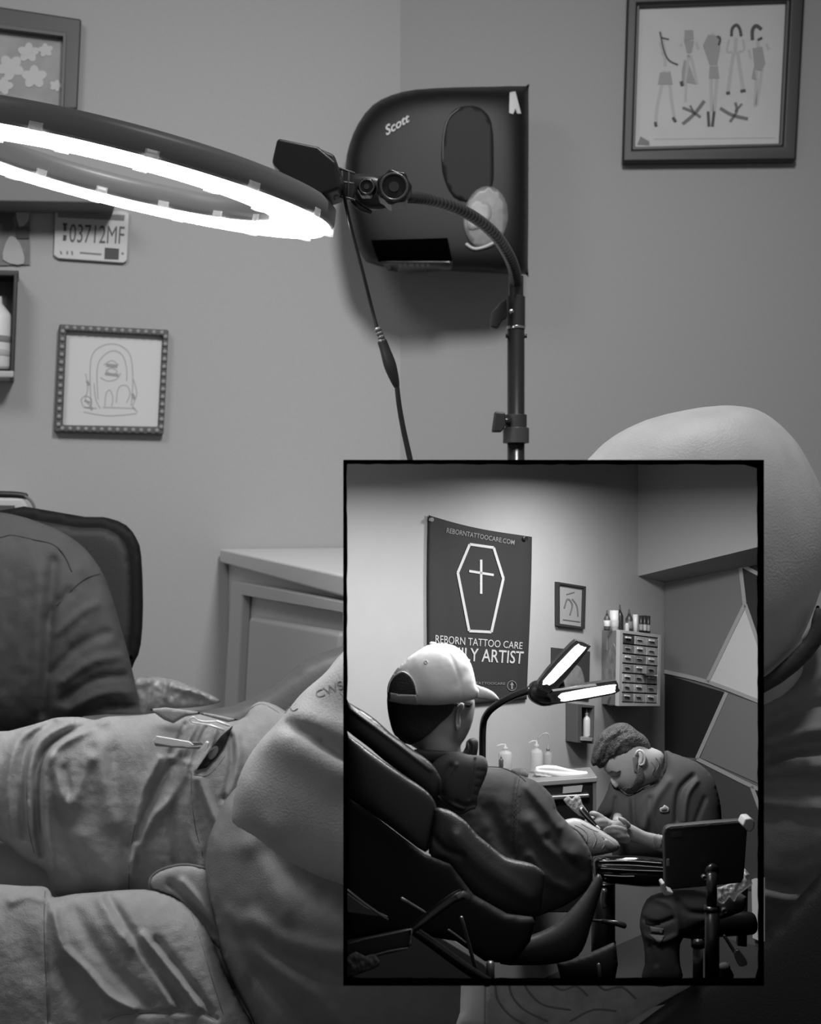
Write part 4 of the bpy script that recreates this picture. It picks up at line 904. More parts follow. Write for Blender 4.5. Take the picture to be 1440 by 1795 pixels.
slab('side_sticker', spl([(1066, 1150), (1074, 1128), (1080, 1140), (1078, 1160), (1080, 1190), (1068, 1200), (1060, 1180)], 3), SP, 0.0005, mat('sticker art', 0.60, 0.5, var=0.3, vscale=200), dc, 0.0003)
slab('side_sticker', [(1060, 1112), (1065, 1112), (1064, 1140), (1060, 1140)], SP, 0.0005, mat('sticker pale', 0.62, 0.5), dc, 0.0003)
slab('side_sticker', spl([(1066, 1236), (1066, 1226), (1072, 1221), (1078, 1226), (1079, 1236)], 2), SP, 0.0005, mat('sticker dark', 0.34, 0.5), dc, 0.0003)
gl = [0.56, 0.50, 0.44, 0.58, 0.52]
for r_ in range(7):
    for c_ in range(3):
        u0, u1 = c_/3+0.012, (c_+1)/3-0.012; v0, v1 = r_/7+0.01, (r_+1)/7-0.01
        def pt(u, v): return (1093+62*u-2*v, 1111+8*u+(120-6*u)*v)
        g_ = gl[(r_*2+c_*3) % 5]; pull = 0.006 if (r_, c_) == (3, 2) else 0.0015
        if (r_, c_) == (0, 0): g_ = 0.24
        dw = slab('drawer', [pt(u0, v0), pt(u1, v0), pt(u1, v1), pt(u0, v1)], FP, 0.004, mat('drawer %d' % int(g_*100), g_, 0.25, var=0.25, vscale=260), dc, pull-0.002, 0.0003)
        a_ = pt(u0+0.09, v0+0.02+0.02*((r_+c_) % 2)); b_ = pt(u1-0.09, v0+0.03)
        hp = slab('pull', [a_, (b_[0], a_[1]+1.0), (b_[0], b_[1]+2), (a_[0], b_[1]+1)], FP, 0.0015, mat('pull clear', 0.78, 0.25), dw, pull+0.0018)
# bottles on the cabinet
tp_y = c0.z
def topb(px, w, h, g, label, dd=0.012, **kw):
    base = FP.hit(px, 1110, 0)
    b = thing('bottle', label, 'bottle', base, 'bottles on the drawer cabinet')
    bx = base+Vector((-0.003, dd, 0)); bx.z = EYE-((1106+(px-1088)*0.115)-CY)/F*bx.y+0.001
    q = bx.y/F; w *= q; h *= q
    link('body', lathe_me(bx, [(0, -0.001), (w*0.46, -0.001), (w*0.5, h*0.05), (w*0.5, h*0.6), (w*0.35, h*0.72), (w*0.2, h*0.8), (0, h*0.8)] if not kw.get('tube') else [(0, -0.001), (w*0.5, -0.001), (w*0.5, h), (0, h)], 14), mat('bottle %d' % int(g*100), g, 0.4), b)
    if not kw.get('tube'): link('cap', lathe_me(bx+Vector((0, 0, h*0.78)), [(0, 0), (w*0.22, 0), (w*0.16, h*0.1), (w*0.06, h*0.3), (0, h*0.3)], 10), mat('cap dark', 0.22, 0.5), b)
    if kw.get('lab'): link('label_patch', lathe_me(bx+Vector((0, 0, h*0.15)), [(w*0.505, 0), (w*0.515, 0.0002), (w*0.515, h*0.35), (w*0.505, h*0.35)], 14), mat('patch %d' % int(kw['lab']*100), kw['lab'], 0.6), b)
    return b
topb(1077, 11, 30, 0.30, 'small dark bottle with a pale label, leftmost on the drawer cabinet', lab=0.74)
topb(1091, 16, 34, 0.80, 'wide white bottle with a dark label on the drawer cabinet', 0.016, lab=0.66, tube=True)
topb(1103, 12, 42, 0.16, 'tall dark pointed bottle behind the wide white one', 0.02)
topb(1109, 8, 18, 0.66, 'tiny pale bottle in front on the drawer cabinet', 0.004)
topb(1117, 13, 36, 0.22, 'dark round shouldered bottle left of the white tube', 0.014, lab=0.42)
topb(1127, 9, 31, 0.78, 'plain white tube between dark bottles on the drawer cabinet', 0.012, tube=True)
topb(1137, 7, 30, 0.14, 'left of three slim black bottles in a row on the cabinet', 0.012, tube=True, lab=0.5)
topb(1143.5, 7, 31, 0.14, 'middle of three slim black bottles in a row on the cabinet', 0.012, tube=True, lab=0.6)
topb(1150, 7, 31, 0.14, 'right of three slim black bottles in a row on the cabinet', 0.012, tube=True, lab=0.5)

# tool cabinet with towels and wash bottles
tc_ = thing('tool_chest', 'black tool chest with a steel drawer handle under the folded towels', 'tool chest', P(980, 1480, 0.86))
TD = 0.835
TFp = Flat(TD)
vsb = [(880, 1374), (1043, 1365), (1043, 1560), (880, 1560)]
slab('chest_body', [(915, 1378), (1043, 1370), (1043, 1600), (915, 1600)], 0.866, 0.031, mat('chest black', 0.12, 0.35), tc_, 0, 0.001)
slab('chest_top', [(912, 1372), (1048, 1362), (1048, 1371), (912, 1381)], 0.866, 0.033, mat('chest top', 0.50, 0.4), tc_, 0, 0.0006)
slab('chest_side', [(1040, 1371), (1046, 1370), (1046, 1600), (1040, 1600)], 0.866, 0.032, mat('chest edge', 0.40, 0.4), tc_, 0, 0)
slab('label_holder', [(988, 1380), (1022, 1377), (1020, 1388), (987, 1391)], TD, 0.002, mat('label plate', 0.62, 0.4), tc_, 0)
slab('drawer_handle', [(940, 1397), (1034, 1392), (1034, 1399), (940, 1405)], TD, 0.004, M_DULLST, tc_, 0.0, 0.0008)
tw = blob('folded_towels', [(936, 1354), (940, 1344), (956, 1341), (975, 1342), (994, 1347), (1014, 1351), (1029, 1352), (1033, 1357), (1034, 1364), (1028, 1367), (1000, 1370), (985, 1370), (960, 1365), (940, 1361)], 0.848, mat('white towel', 0.90, 0.9, bump=0.05, bscale=2600), None, t=1.2, cap=11, k=1, step=1.6, tb=2.0, folds=[([(938, 1355), (960, 1358), (990, 1364), (1031, 1361)], 1.1, -3.0), ([(938, 1359), (965, 1363), (990, 1367)], 0.9, -2.2), ([(945, 1349), (985, 1352), (1025, 1356)], 2.0, -1.0)])
props(tw.obj, 'white folded towels stacked on the black tool chest', 'towels')
M_MILK = mat('milky bottle', 0.80, 0.5, alpha=0.45)
bottle('wash_bottle', 941, 1352, 22, 52, Flat(0.862), 0.0, M_MILK, 'tall milky wash bottle behind the towels', cap=M_MILK, pump=True)
bottle('wash_bottle', 961, 1348, 16, 40, Flat(0.862), 0.0, mat('clear bottle', 0.66, 0.2, alpha=0.5), 'clear wash bottle with a bent tube and dark collar', cap=mat('collar grey', 0.42, 0.4), pump=False)
t = thing('bent_tube', 'thin bent spout tube rising from the clear wash bottle', 'tube', P(955, 1310, 0.862))
tube('spout', [(960, 1312, 0.862, 1.1), (964, 1296, 0.862, 1.1), (961, 1286, 0.862, 1.1), (952, 1287, 0.862, 1.1), (944, 1295, 0.862, 1.1)], mat('tube clear', 0.60, 0.3), t, 8)
bottle('wash_bottle', 886, 1346, 24, 40, Flat(0.835), 0.0, M_MILK, 'milky wash bottle beside the curved lamp neck', cap=M_MILK, pump=True)
bottle('small_bottle', 879, 1345, 8, 20, Flat(0.825), 0.0, mat('small dark bottle', 0.30, 0.4), 'tiny dark bottle in front of the milky one by the lamp neck')
t = blob('cloth_bundle', [(896, 1349), (915, 1346), (925, 1350), (926, 1362), (905, 1362)], 0.845, mat('patterned cloth', 0.40, 0.9, var=0.4, vscale=300), None, t=0.7, k=2, step=2)
props(t.obj, 'small dark patterned cloth bundle behind the shoulder of the capped person', 'cloth')

# desk lamp with two lit heads
dl = thing('desk_lamp', 'black gooseneck lamp with two lit bars above the tattoo work', 'lamp', P(846, 1420, 0.74))
M_LB = mat('lamp black', 0.10, 0.22)
tube('gooseneck', [(846, 1480, 0.75, 6.2), (846, 1400, 0.745, 6.2), (846, 1330, 0.74, 6.2), (847, 1275, 0.735, 6.2), (853, 1254, 0.73, 6.2), (868, 1238, 0.725, 6.3), (895, 1222, 0.72, 6.5), (930, 1209, 0.715, 7)], M_LB, dl, 16, 5)
blob('head', [(925, 1208), (932, 1196), (948, 1190), (968, 1180), (985, 1186), (992, 1204), (1000, 1222), (985, 1232), (955, 1238), (936, 1232), (926, 1222)], 0.715, M_LB, dl, t=0.5, k=3, step=3)
slab('upper_bar', spl([(944, 1196), (1002, 1129), (1016, 1124), (1033, 1131), (1032, 1139), (974, 1210), (955, 1212)], 3), 0.712, 0.008, M_LB, dl, 0, 0.0012)
slab('upper_light', spl([(953, 1194), (1008, 1134), (1017, 1132), (1025, 1135), (1024, 1141), (972, 1196), (960, 1199)], 2), 0.704, 0.001, M_LED2, dl)
slab('lower_bar', spl([(966, 1210), (1070, 1194), (1082, 1195), (1085, 1206), (1078, 1217), (980, 1234), (966, 1226)], 2), 0.712, 0.008, M_LB, dl, 0, 0.0012)
slab('lower_light', spl([(985, 1216), (1072, 1201), (1079, 1203), (1078, 1211), (1072, 1215), (992, 1229), (985, 1226)], 2), 0.704, 0.001, M_LED2, dl)
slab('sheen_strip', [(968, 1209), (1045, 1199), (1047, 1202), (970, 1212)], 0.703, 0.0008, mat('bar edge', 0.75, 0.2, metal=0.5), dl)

# ---------------------------------------------------------------- tattoo worker in profile
ar = thing('person', 'bearded person in a dark sweatshirt bent over the arm being tattooed', 'person', P(1160, 1560, 0.80))
M_SK2 = mat('studio skin', 0.60, 0.55, bump=0.06, bscale=2600, var=0.06, vscale=120)
FH = Blob([(1058, 1347), (1061, 1352), (1066, 1357), (1070, 1361), (1072, 1366), (1073, 1372), (1077, 1379), (1083, 1382), (1088, 1381), (1089, 1384), (1092, 1386), (1093, 1388), (1097, 1389), (1100, 1393), (1106, 1393), (1114, 1390), (1124, 1382), (1136, 1376), (1150, 1370), (1163, 1352), (1166, 1330), (1160, 1317), (1140, 1309), (1124, 1296), (1108, 1286), (1084, 1286), (1064, 1302), (1054, 1324)], 0.800, t=0.75, k=2, cap=46, step=2.2, N=80)
fsf = FH.surf
arm_l = Blob([(1062, 1455), (1070, 1448), (1078, 1440), (1086, 1434), (1091, 1434), (1096, 1441), (1106, 1444), (1116, 1449), (1131, 1457), (1148, 1461), (1168, 1464), (1230, 1462), (1230, 1500), (1168, 1496), (1152, 1491), (1135, 1485), (1113, 1478), (1098, 1474), (1087, 1470), (1075, 1466), (1066, 1460)], 0.752, t=0.65, k=2, cap=20, step=2)
arm_r = Blob([(1034, 1430), (1036, 1424), (1042, 1424), (1050, 1427), (1062, 1431), (1072, 1437), (1090, 1442), (1100, 1452), (1080, 1458), (1062, 1452), (1048, 1446), (1038, 1440)], 0.772, t=0.7, k=2, cap=18, step=2)
D1 = 0.743
fg = [tube_me([(1096, 1456, D1, 6.5), (1080, 1451, D1-0.002, 5.2), (1068, 1452, D1-0.001, 4.4), (1060, 1456, D1+0.001, 3.6)], 10, 4),
      tube_me([(1096, 1462, D1, 6.5), (1080, 1459, D1-0.003, 5), (1066, 1459, D1-0.001, 4.2), (1057, 1462, D1+0.001, 3.4)], 10, 4),
      tube_me([(1100, 1468, D1, 6.5), (1086, 1466, D1-0.003, 5), (1072, 1465, D1-0.001, 4.2), (1063, 1466, D1+0.001, 3.4)], 10, 4),
      tube_me([(1102, 1474, D1, 6), (1090, 1473, D1-0.001, 4.6), (1078, 1471, D1+0.001, 3.8)], 10, 4),
      tube_me([(1102, 1448, D1+0.003, 6), (1094, 1439, D1+0.001, 5), (1086, 1434, D1+0.002, 3.8)], 10, 4)]
D2 = 0.762
fg += [tube_me([(1056, 1434, D2, 6), (1044, 1427, D2-0.002, 5.4), (1036, 1426, D2-0.001, 4.6)], 10, 4),
       tube_me([(1062, 1440, D2, 6), (1050, 1440, D2-0.003, 5), (1041, 1443, D2-0.002, 4.2), (1036, 1447, D2, 3.4)], 10, 4),
       tube_me([(1062, 1446, D2, 6), (1050, 1447, D2-0.003, 4.8), (1042, 1450, D2-0.001, 4)], 10, 4),
       tube_me([(1064, 1450, D2, 5.4), (1054, 1453, D2-0.002, 4.4), (1047, 1456, D2, 3.6)], 10, 4),
       tube_me([(1050, 1431, D2+0.003, 6), (1036, 1437, D2+0.002, 5), (1027, 1440, D2, 4)], 10, 4)]
nose = tube_me([(1071, 1362, 0.797, 2.2), (1075, 1372, 0.795, 3.2), (1081, 1379, 0.795, 3.8)], 8, 3)
link('body', fuse([FH.mesh(), arm_l.mesh(), arm_r.mesh(), nose, tube_me([(1145, 1345, 0.803, 24), (1170, 1385, 0.810, 22), (1190, 1440, 0.812, 24), (1190, 1540, 0.816, 24)], 20, 3),
                       tube_me([(1190, 1400, 0.806, 18), (1236, 1440, 0.80, 12), (1240, 1474, 0.78, 11), (1225, 1480, 0.757, 13)], 14, 3), tube_me([(1130, 1400, 0.812, 14), (1090, 1424, 0.802, 10), (1082, 1440, 0.780, 8)], 14, 3)]+fg, 0.00075, 2), M_SK2, ar)
M_HAIR = mat('short brown hair', 0.30, 0.6, bump=0.9, bscale=1300, var=0.35, vscale=420)
hr = blob('hair', [(1036, 1334), (1039, 1318), (1044, 1302), (1052, 1287), (1063, 1277), (1080, 1268), (1100, 1268), (1118, 1281), (1133, 1292), (1142, 1310), (1139, 1324), (1131, 1322), (1122, 1312), (1114, 1316), (1109, 1328), (1098, 1330), (1090, 1332), (1078, 1331), (1069, 1335), (1062, 1343), (1052, 1347), (1046, 1342), (1040, 1343), (1037, 1338)], 0.797, M_HAIR, ar, t=0.85, k=3, cap=52, step=2.2, rough=(2.2, 9),
          folds=[([(1048, 1330), (1060, 1300), (1085, 1280)], 3, 2.5), ([(1060, 1330), (1072, 1300), (1098, 1284)], 3, -2.5), ([(1074, 1326), (1088, 1302), (1108, 1292)], 3, 2), ([(1044, 1318), (1056, 1296)], 2, -2)])
decal('beard', [(1096, 1386), (1100, 1380), (1108, 1378), (1114, 1366), (1118, 1352), (1122, 1342), (1126, 1346), (1130, 1360), (1128, 1374), (1118, 1383), (1106, 1390), (1099, 1391)], fsf, mat('beard hair', 0.40, 0.8, bump=0.8, bscale=1500, var=0.2, vscale=600), ar, 0.6, 2.5, 2.6, 2)
decal('sideburn', [(1109, 1328), (1120, 1318), (1117, 1346), (1119, 1356), (1112, 1352)], fsf, mat('cropped hair', 0.42, 0.8), ar, 0.6, 1.5, 3)
link('brow', line_me([(1066, 1355), (1074, 1352), (1082, 1354), (1088, 1351)], fsf, 1.6, 1.5), M_HAIR, ar)
link('eye_line', line_me([(1074, 1361), (1081, 1360), (1087, 1357)], fsf, 1.1, 1.2), mat('lash dark', 0.18, 0.7), ar)
link('mouth', line_me([(1087, 1383), (1093, 1382), (1098, 1380)], fsf, 0.9, 1.0), mat('lip dark', 0.34, 0.6), ar)
def ear_me(cx, cy, rx, ry, d, rot=0.0, r=2.2):
    c, s_ = math.cos(rot), math.sin(rot); pts = []
    for i in range(13):
        a = -2.6+i*0.39; x, y = rx*math.cos(a), ry*math.sin(a); pts.append((cx+x*c-y*s_, cy+x*s_+y*c, d-0.0005*math.sin(i/12*math.pi), r*(1-0.2*abs(i-6)/6)))
    a = tube_me(pts, 8, 0)
    b = tube_me([(cx-rx*0.2, cy-ry*0.6, d+0.0008, r*1.1), (cx+rx*0.2, cy, d+0.0008, r*1.5), (cx-rx*0.1, cy+ry*0.75, d+0.0006, r*1.5)], 8, 3)
    return merge(a, b)
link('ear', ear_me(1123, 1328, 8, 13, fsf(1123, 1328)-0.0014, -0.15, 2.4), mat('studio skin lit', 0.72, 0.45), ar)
lines('neck_tattoo', [[(1142, 1335), (1148, 1345), (1144, 1356), (1152, 1362)], [(1150, 1328), (1156, 1338), (1152, 1350)], [(1158, 1326), (1161, 1340)]], fsf, mat('studio tattoo', 0.44, 0.6), ar, 0.9, 0.3)
SWE = [(1166, 1316), (1180, 1320), (1200, 1327), (1222, 1336), (1240, 1350), (1252, 1366), (1259, 1388), (1264, 1412), (1266, 1440), (1268, 1470), (1262, 1505), (1180, 1512), (1110, 1512), (1078, 1508), (1074, 1490), (1084, 1466), (1068, 1444), (1056, 1434), (1046, 1428), (1050, 1416), (1058, 1402), (1066, 1384), (1072, 1370), (1096, 1392), (1110, 1392), (1130, 1380), (1148, 1376), (1160, 1362), (1167, 1345)]
swb = blob('sweatshirt', SWE, 0.800, mat('sweatshirt dark', 0.23, 0.85, bump=0.06, bscale=2600, var=0.06, vscale=80), ar, t=0.62, k=2, cap=58, step=3, N=90,
           folds=[([(1215, 1360), (1196, 1378), (1188, 1400), (1186, 1440)], 4, -5), ([(1222, 1370), (1206, 1395), (1200, 1440)], 4, 4), ([(1110, 1400), (1112, 1440), (1122, 1470)], 5, -5), ([(1170, 1370), (1150, 1400), (1130, 1450)], 8, 4), ([(1236, 1400), (1220, 1440), (1210, 1470)], 4, -3), ([(1140, 1400), (1140, 1440), (1150, 1470)], 6, -4), ([(1080, 1400), (1076, 1425), (1064, 1436)], 4, -4)])
line('collar', [(1167, 1318), (1168, 1345), (1158, 1366), (1146, 1378), (1130, 1383)], swb.surf, mat('collar dark', 0.20, 0.8), ar, 2.2, 0)
decal('cloud_patch', spl([(1157, 1421), (1158, 1416), (1162, 1415), (1165, 1411), (1169, 1413), (1173, 1416), (1173, 1422), (1168, 1424), (1160, 1424)], 2), swb.surf, mat('patch pale', 0.60, 0.7), swb.obj, 1.0, 1.5, 2.5)
decal('patch_centre', spl([(1160, 1420), (1162, 1417), (1166, 1415), (1170, 1418), (1169, 1421), (1162, 1422)], 2), swb.surf, mat('patch dark', 0.30, 0.7), swb.obj, 2.6, 1, 2.5)
decal('wrist_tattoo', [(1146, 1464), (1156, 1462), (1162, 1470), (1160, 1486), (1150, 1488), (1146, 1476)], arm_l.surf, mat('studio tattoo wash', 0.52, 0.6, var=0.25, vscale=500), ar, 0.8, 1.0, 3)
# jeans
M_JEAN = mat('worn jeans', 0.27, 0.85, bump=0.1, bscale=2600, var=0.18, vscale=110)
JB = blob('jeans', [(1122, 1625), (1124, 1602), (1130, 1584), (1142, 1570), (1174, 1562), (1230, 1560), (1300, 1566), (1308, 1580), (1302, 1598), (1262, 1612), (1225, 1630), (1198, 1645), (1192, 1665), (1193, 1690), (1194, 1726), (1128, 1726), (1131, 1690), (1129, 1655)], 0.815, M_JEAN, ar, t=0.62, k=2, cap=42, step=3, N=84, folds=[([(1128, 1610), (1150, 1620), (1180, 1610)], 4, -4), ([(1130, 1640), (1160, 1650), (1188, 1640)], 5, 4), ([(1140, 1660), (1150, 1690)], 4, -3), ([(1190, 1580), (1210, 1600), (1260, 1600)], 6, -4), ([(1150, 1575), (1180, 1590), (1190, 1630)], 6, 4)])
decal('knee_rip', [(1131, 1612), (1136, 1608), (1156, 1611), (1158, 1620), (1144, 1622), (1132, 1619)], JB.surf, mat('rip dark', 0.12, 0.9), JB.obj, 0.5, 1.5, 3)
decal('knee_rip', [(1140, 1624), (1164, 1628), (1162, 1636), (1142, 1634)], JB.surf, mat('rip pale', 0.50, 0.9), JB.obj, 0.5, 1.5, 3)
decal('frayed_patch', [(1138, 1638), (1166, 1640), (1160, 1650), (1156, 1658), (1148, 1646)], JB.surf, mat('rip pale', 0.50), JB.obj, 0.5, 1.2, 3)
sh = thing('shoe', 'dark shoe with a pale toe on the studio floor under the stool', 'shoe', P(1270, 1716, 0.80))
blob('upper', [(1258, 1715), (1258, 1700), (1264, 1693), (1276, 1693), (1284, 1702), (1286, 1716)], 0.80, mat('shoe dark', 0.10, 0.6), sh, t=0.7, k=2, step=2)
blob('toe', [(1259, 1698), (1262, 1689), (1270, 1686), (1278, 1689), (1281, 1698), (1270, 1702)], 0.796, mat('shoe pale', 0.50, 0.7), sh, t=0.7, k=2, step=2)

# the client's forearm, tattoo machine, arm rest
ca = thing('person', 'person in a pale baseball cap and dark hooded jacket seen from behind', 'person', P(800, 1600, 0.66))
M_CARM = mat('client arm skin', 0.64, 0.5, var=0.10, vscale=160, bump=0.1, bscale=900)
CA = Blob([(975, 1440), (990, 1437), (1007, 1433), (1024, 1438), (1044, 1449), (1058, 1457), (1069, 1464), (1082, 1473), (1089, 1484), (1082, 1493), (1065, 1497), (1047, 1501), (1030, 1502), (1000, 1500), (980, 1480)], 0.712, t=0.6, k=2, cap=24, step=2.2)
HC = Blob([(680, 1212), (700, 1180), (740, 1160), (790, 1165), (826, 1200), (832, 1222), (833, 1240), (830, 1262), (824, 1280), (818, 1292), (808, 1306), (790, 1318), (740, 1318), (712, 1300), (692, 1290), (684, 1268), (679, 1242)], 0.668, t=0.66, k=2, cap=60, step=3, N=80)
csf = HC.surf
link('body', fuse([HC.mesh(), CA.mesh(), tube_me([(765, 1270, 0.668, 38), (775, 1330, 0.670, 36), (800, 1400, 0.684, 30), (850, 1520, 0.686, 28)], 20, 3),
                       tube_me([(820, 1400, 0.686, 24), (900, 1420, 0.686, 20), (970, 1465, 0.700, 18), (1010, 1474, 0.710, 16)], 16, 3)], 0.0011, 2), mat('client skin', 0.58, 0.55, bump=0.05, bscale=2600), ca)
decal('tattooed_forearm', [(990, 1440), (1007, 1436), (1024, 1441), (1044, 1452), (1066, 1466), (1080, 1476), (1084, 1484), (1078, 1490), (1050, 1497), (1034, 1498), (1030, 1478), (1012, 1456)], CA.surf, M_CARM, ca, 0.6, 1.0, 3, 2)
lines('tattoo_lines', [[(1008, 1446), (1020, 1452), (1030, 1462), (1028, 1476)], [(1040, 1456), (1046, 1470), (1040, 1486)], [(1056, 1466), (1062, 1476), (1056, 1488)], [(1020, 1444), (1034, 1452), (1048, 1458)], [(1070, 1474), (1072, 1486)]], CA.surf, mat('stencil grey', 0.54, 0.7), ca, 1.2, 1.2)
decal('tattoo_shading', [(1062, 1470), (1076, 1478), (1080, 1488), (1066, 1490), (1060, 1480)], CA.surf, mat('stencil wash', 0.58, 0.7), ca, 1.9, 0.6, 3, 2)
decal('hair', [(683, 1225), (720, 1228), (770, 1234), (812, 1229), (824, 1228), (830, 1232), (824, 1240), (812, 1240), (806, 1236), (798, 1238), (792, 1250), (784, 1258), (772, 1268), (756, 1284), (738, 1298), (720, 1306), (706, 1302), (693, 1288), (686, 1268), (681, 1242)], csf, mat('dark short hair', 0.17, 0.75, bump=0.5, bscale=1500), ca, 0.5, 3.5, 4)
blob('ear', [(802, 1238), (808, 1232), (814, 1234), (813, 1244), (808, 1254), (808, 1268), (805, 1281), (800, 1280), (798, 1268), (799, 1252)], csf(804, 1256)-0.002, mat('client skin', 0.56), ca, t=0.9, k=2, cap=7, step=1.6, folds=[([(806, 1242), (803, 1256), (803, 1270)], 1.6, -3)])
# the cap
M_CAP = mat('cap cotton', 0.80, 0.85, bump=0.06, bscale=2600, var=0.04, vscale=60)
CAPB = blob('cap_crown', [(681, 1228), (679, 1211), (681, 1198), (687, 1186), (696, 1172), (706, 1162), (718, 1151), (730, 1143), (748, 1132), (764, 1128), (786, 1129), (800, 1134), (812, 1143), (822, 1156), (829, 1172), (833, 1190), (836, 1203), (840, 1210), (839, 1219), (832, 1226), (811, 1231), (790, 1234), (771, 1236), (750, 1236), (732, 1235), (706, 1233), (692, 1231)], 0.6505, M_CAP, ca, t=0.62, k=2, cap=60, step=3, N=90,
            folds=[([(764, 1129), (790, 1150), (806, 1190), (812, 1230)], 2.6, -1.0), ([(764, 1129), (735, 1150), (716, 1175)], 2.6, -0.8), ([(740, 1175), (760, 1200), (770, 1230)], 16, 1.2), ([(800, 1200), (816, 1180)], 8, -1.2)], rough=(0.5, 40))
capsf = CAPB.surf
decal('cap_opening', [(682, 1214), (682, 1204), (686, 1194), (694, 1185), (705, 1180), (714, 1183), (722, 1192), (727, 1203), (730, 1217), (716, 1218), (700, 1217)], capsf, mat('dark short hair', 0.17), ca, 0.4, 1.2, 3, 2)
link('opening_rim', line_me([(681, 1214), (683, 1200), (690, 1187), (705, 1178), (718, 1184), (727, 1198), (731, 1218)], capsf, 1.6, 0.8), M_CAP, ca)
decal('cap_strap', [(680, 1213), (700, 1217), (730, 1218), (733, 1236), (706, 1234), (682, 1229)], capsf, mat('cap strap', 0.68, 0.85), CAPB.obj, 0.8, 1.8, 3)
decal('strap_buckle', [(681, 1213), (685, 1214), (685, 1226), (681, 1225)], capsf, mat('buckle dark', 0.30, 0.5), CAPB.obj, 2.4, 1.2, 2)
blob('cap_button', [(753, 1130), (754, 1126), (760, 1125), (765, 1127), (766, 1131), (760, 1132)], 0.6505, M_CAP, ca, t=0.8, k=2, step=1.3)
link('eyelet', merge(*[line_me([(747+3*math.cos(a), 1161+3*math.sin(a)), (747+3*math.cos(a+0.8), 1161+3*math.sin(a+0.8))], capsf, 0.8, 0.8) for a in [k*0.785 for k in range(8)]]), mat('eyelet thread', 0.60, 0.8), CAPB.obj)
blob('cap_brim', [(833, 1200), (842, 1203), (854, 1207), (866, 1214), (874, 1223), (875, 1228), (862, 1228), (848, 1226), (834, 1223), (838, 1212)], 0.660, mat('cap brim', 0.62, 0.85), ca, t=0.5, k=2, cap=9, step=2, gx=0.0001)
# jacket, hood, collar
M_HOOD = mat('hoodie fleece', 0.24, 0.9, bump=0.08, bscale=2600, var=0.06, vscale=90)
JK = blob('jacket', [(738, 1400), (750, 1360), (775, 1340), (820, 1336), (855, 1346), (887, 1349), (905, 1356), (926, 1364), (937, 1368), (952, 1378), (964, 1390), (972, 1402), (977, 1421), (990, 1436), (1004, 1452), (1018, 1466), (1031, 1484), (1039, 1505), (1040, 1530), (1035, 1550), (1021, 1568), (990, 1588), (960, 1600), (930, 1610), (850, 1620), (780, 1560), (750, 1480)], 0.682, M_HOOD, ca, t=0.42, k=2, cap=62, step=4, N=96,
          folds=[([(909, 1364), (904, 1400), (900, 1450), (898, 1500)], 3.5, -5), ([(913, 1366), (908, 1400), (905, 1460), (904, 1500)], 2.5, 3), ([(925, 1380), (950, 1410), (980, 1450)], 8, 5), ([(940, 1374), (965, 1400), (985, 1440)], 5, -4), ([(930, 1440), (960, 1480), (1000, 1500)], 12, 5), ([(960, 1470), (990, 1500), (1020, 1530)], 8, -5), ([(930, 1500), (960, 1540), (1000, 1560)], 10, 4), ([(860, 1420), (880, 1470), (900, 1500)], 14, -4)], rough=(1.5, 40))
lines('jacket_seam', [[(855, 1344), (880, 1346), (905, 1356), (922, 1370)], [(911, 1366), (905, 1400), (901, 1450), (899, 1500)]], JK.surf, mat('seam dark', 0.14, 0.9), JK.obj, 0.9, 0.5)
blob('jacket_collar', [(726, 1314), (745, 1314), (780, 1316), (812, 1318), (818, 1300), (826, 1294), (835, 1295), (839, 1302), (837, 1322), (830, 1336), (790, 1336), (750, 1340), (735, 1330)], 0.652, mat('collar black', 0.13, 0.7), ca, t=0.8, k=2, cap=18, step=2.2, folds=[([(822, 1300), (826, 1312), (824, 1324)], 2, -3)])
HDB = blob('hood', [(752, 1350), (765, 1332), (784, 1322), (800, 1318), (815, 1321), (830, 1324), (842, 1324), (852, 1329), (856, 1342), (853, 1358), (846, 1375), (840, 1390), (838, 1408), (832, 1418), (820, 1420), (808, 1426), (795, 1418), (780, 1406), (770, 1396), (766, 1378)], 0.646, M_HOOD, ca, t=0.62, k=2, cap=30, step=2.4, N=90,
          folds=[([(833, 1330), (828, 1360), (822, 1400)], 1.8, -4), ([(790, 1345), (778, 1370), (776, 1392)], 6, -4), ([(800, 1340), (785, 1362), (778, 1385)], 3, 3), ([(838, 1350), (850, 1352)], 2, -2), ([(836, 1364), (848, 1367)], 2, -2), ([(834, 1378), (843, 1381)], 2, -2), ([(832, 1392), (840, 1394)], 2, -2), ([(800, 1405), (815, 1412), (830, 1408)], 3, -3), ([(770, 1400), (795, 1412), (815, 1418)], 3, 3)])
line('hood_edge', [(770, 1396), (780, 1406), (795, 1418), (808, 1424), (820, 1418), (832, 1414)], HDB.surf, M_HOOD, HDB.obj, 4, 0)
tm = thing('tattoo_machine', 'wrapped silver tattoo machine held over the forearm', 'tattoo machine', P(1020, 1430, 0.752))
tube('grip', [(1018, 1418, 0.752, 6), (1030, 1432, 0.751, 5.5), (1040, 1442, 0.750, 4), (1048, 1450, 0.749, 2.2)], M_CHROME, tm, 12, 3)
blob('wrap', [(988, 1402), (996, 1395), (1003, 1400), (1012, 1391), (1018, 1398), (1022, 1410), (1032, 1424), (1026, 1434), (1016, 1430), (1004, 1420), (994, 1410)], 0.754, mat('plastic wrap', 0.80, 0.15, alpha=0.6, spec=0.9, bump=1.0, bscale=700), tm, t=0.6, k=1, cap=8, step=2, rough=(3, 6))
link('needle_tip', tube_me([(1046, 1448, 0.749, 2.4), (1052, 1453, 0.748, 1.6)], 8), mat('tip white', 0.9, 0.4), tm)

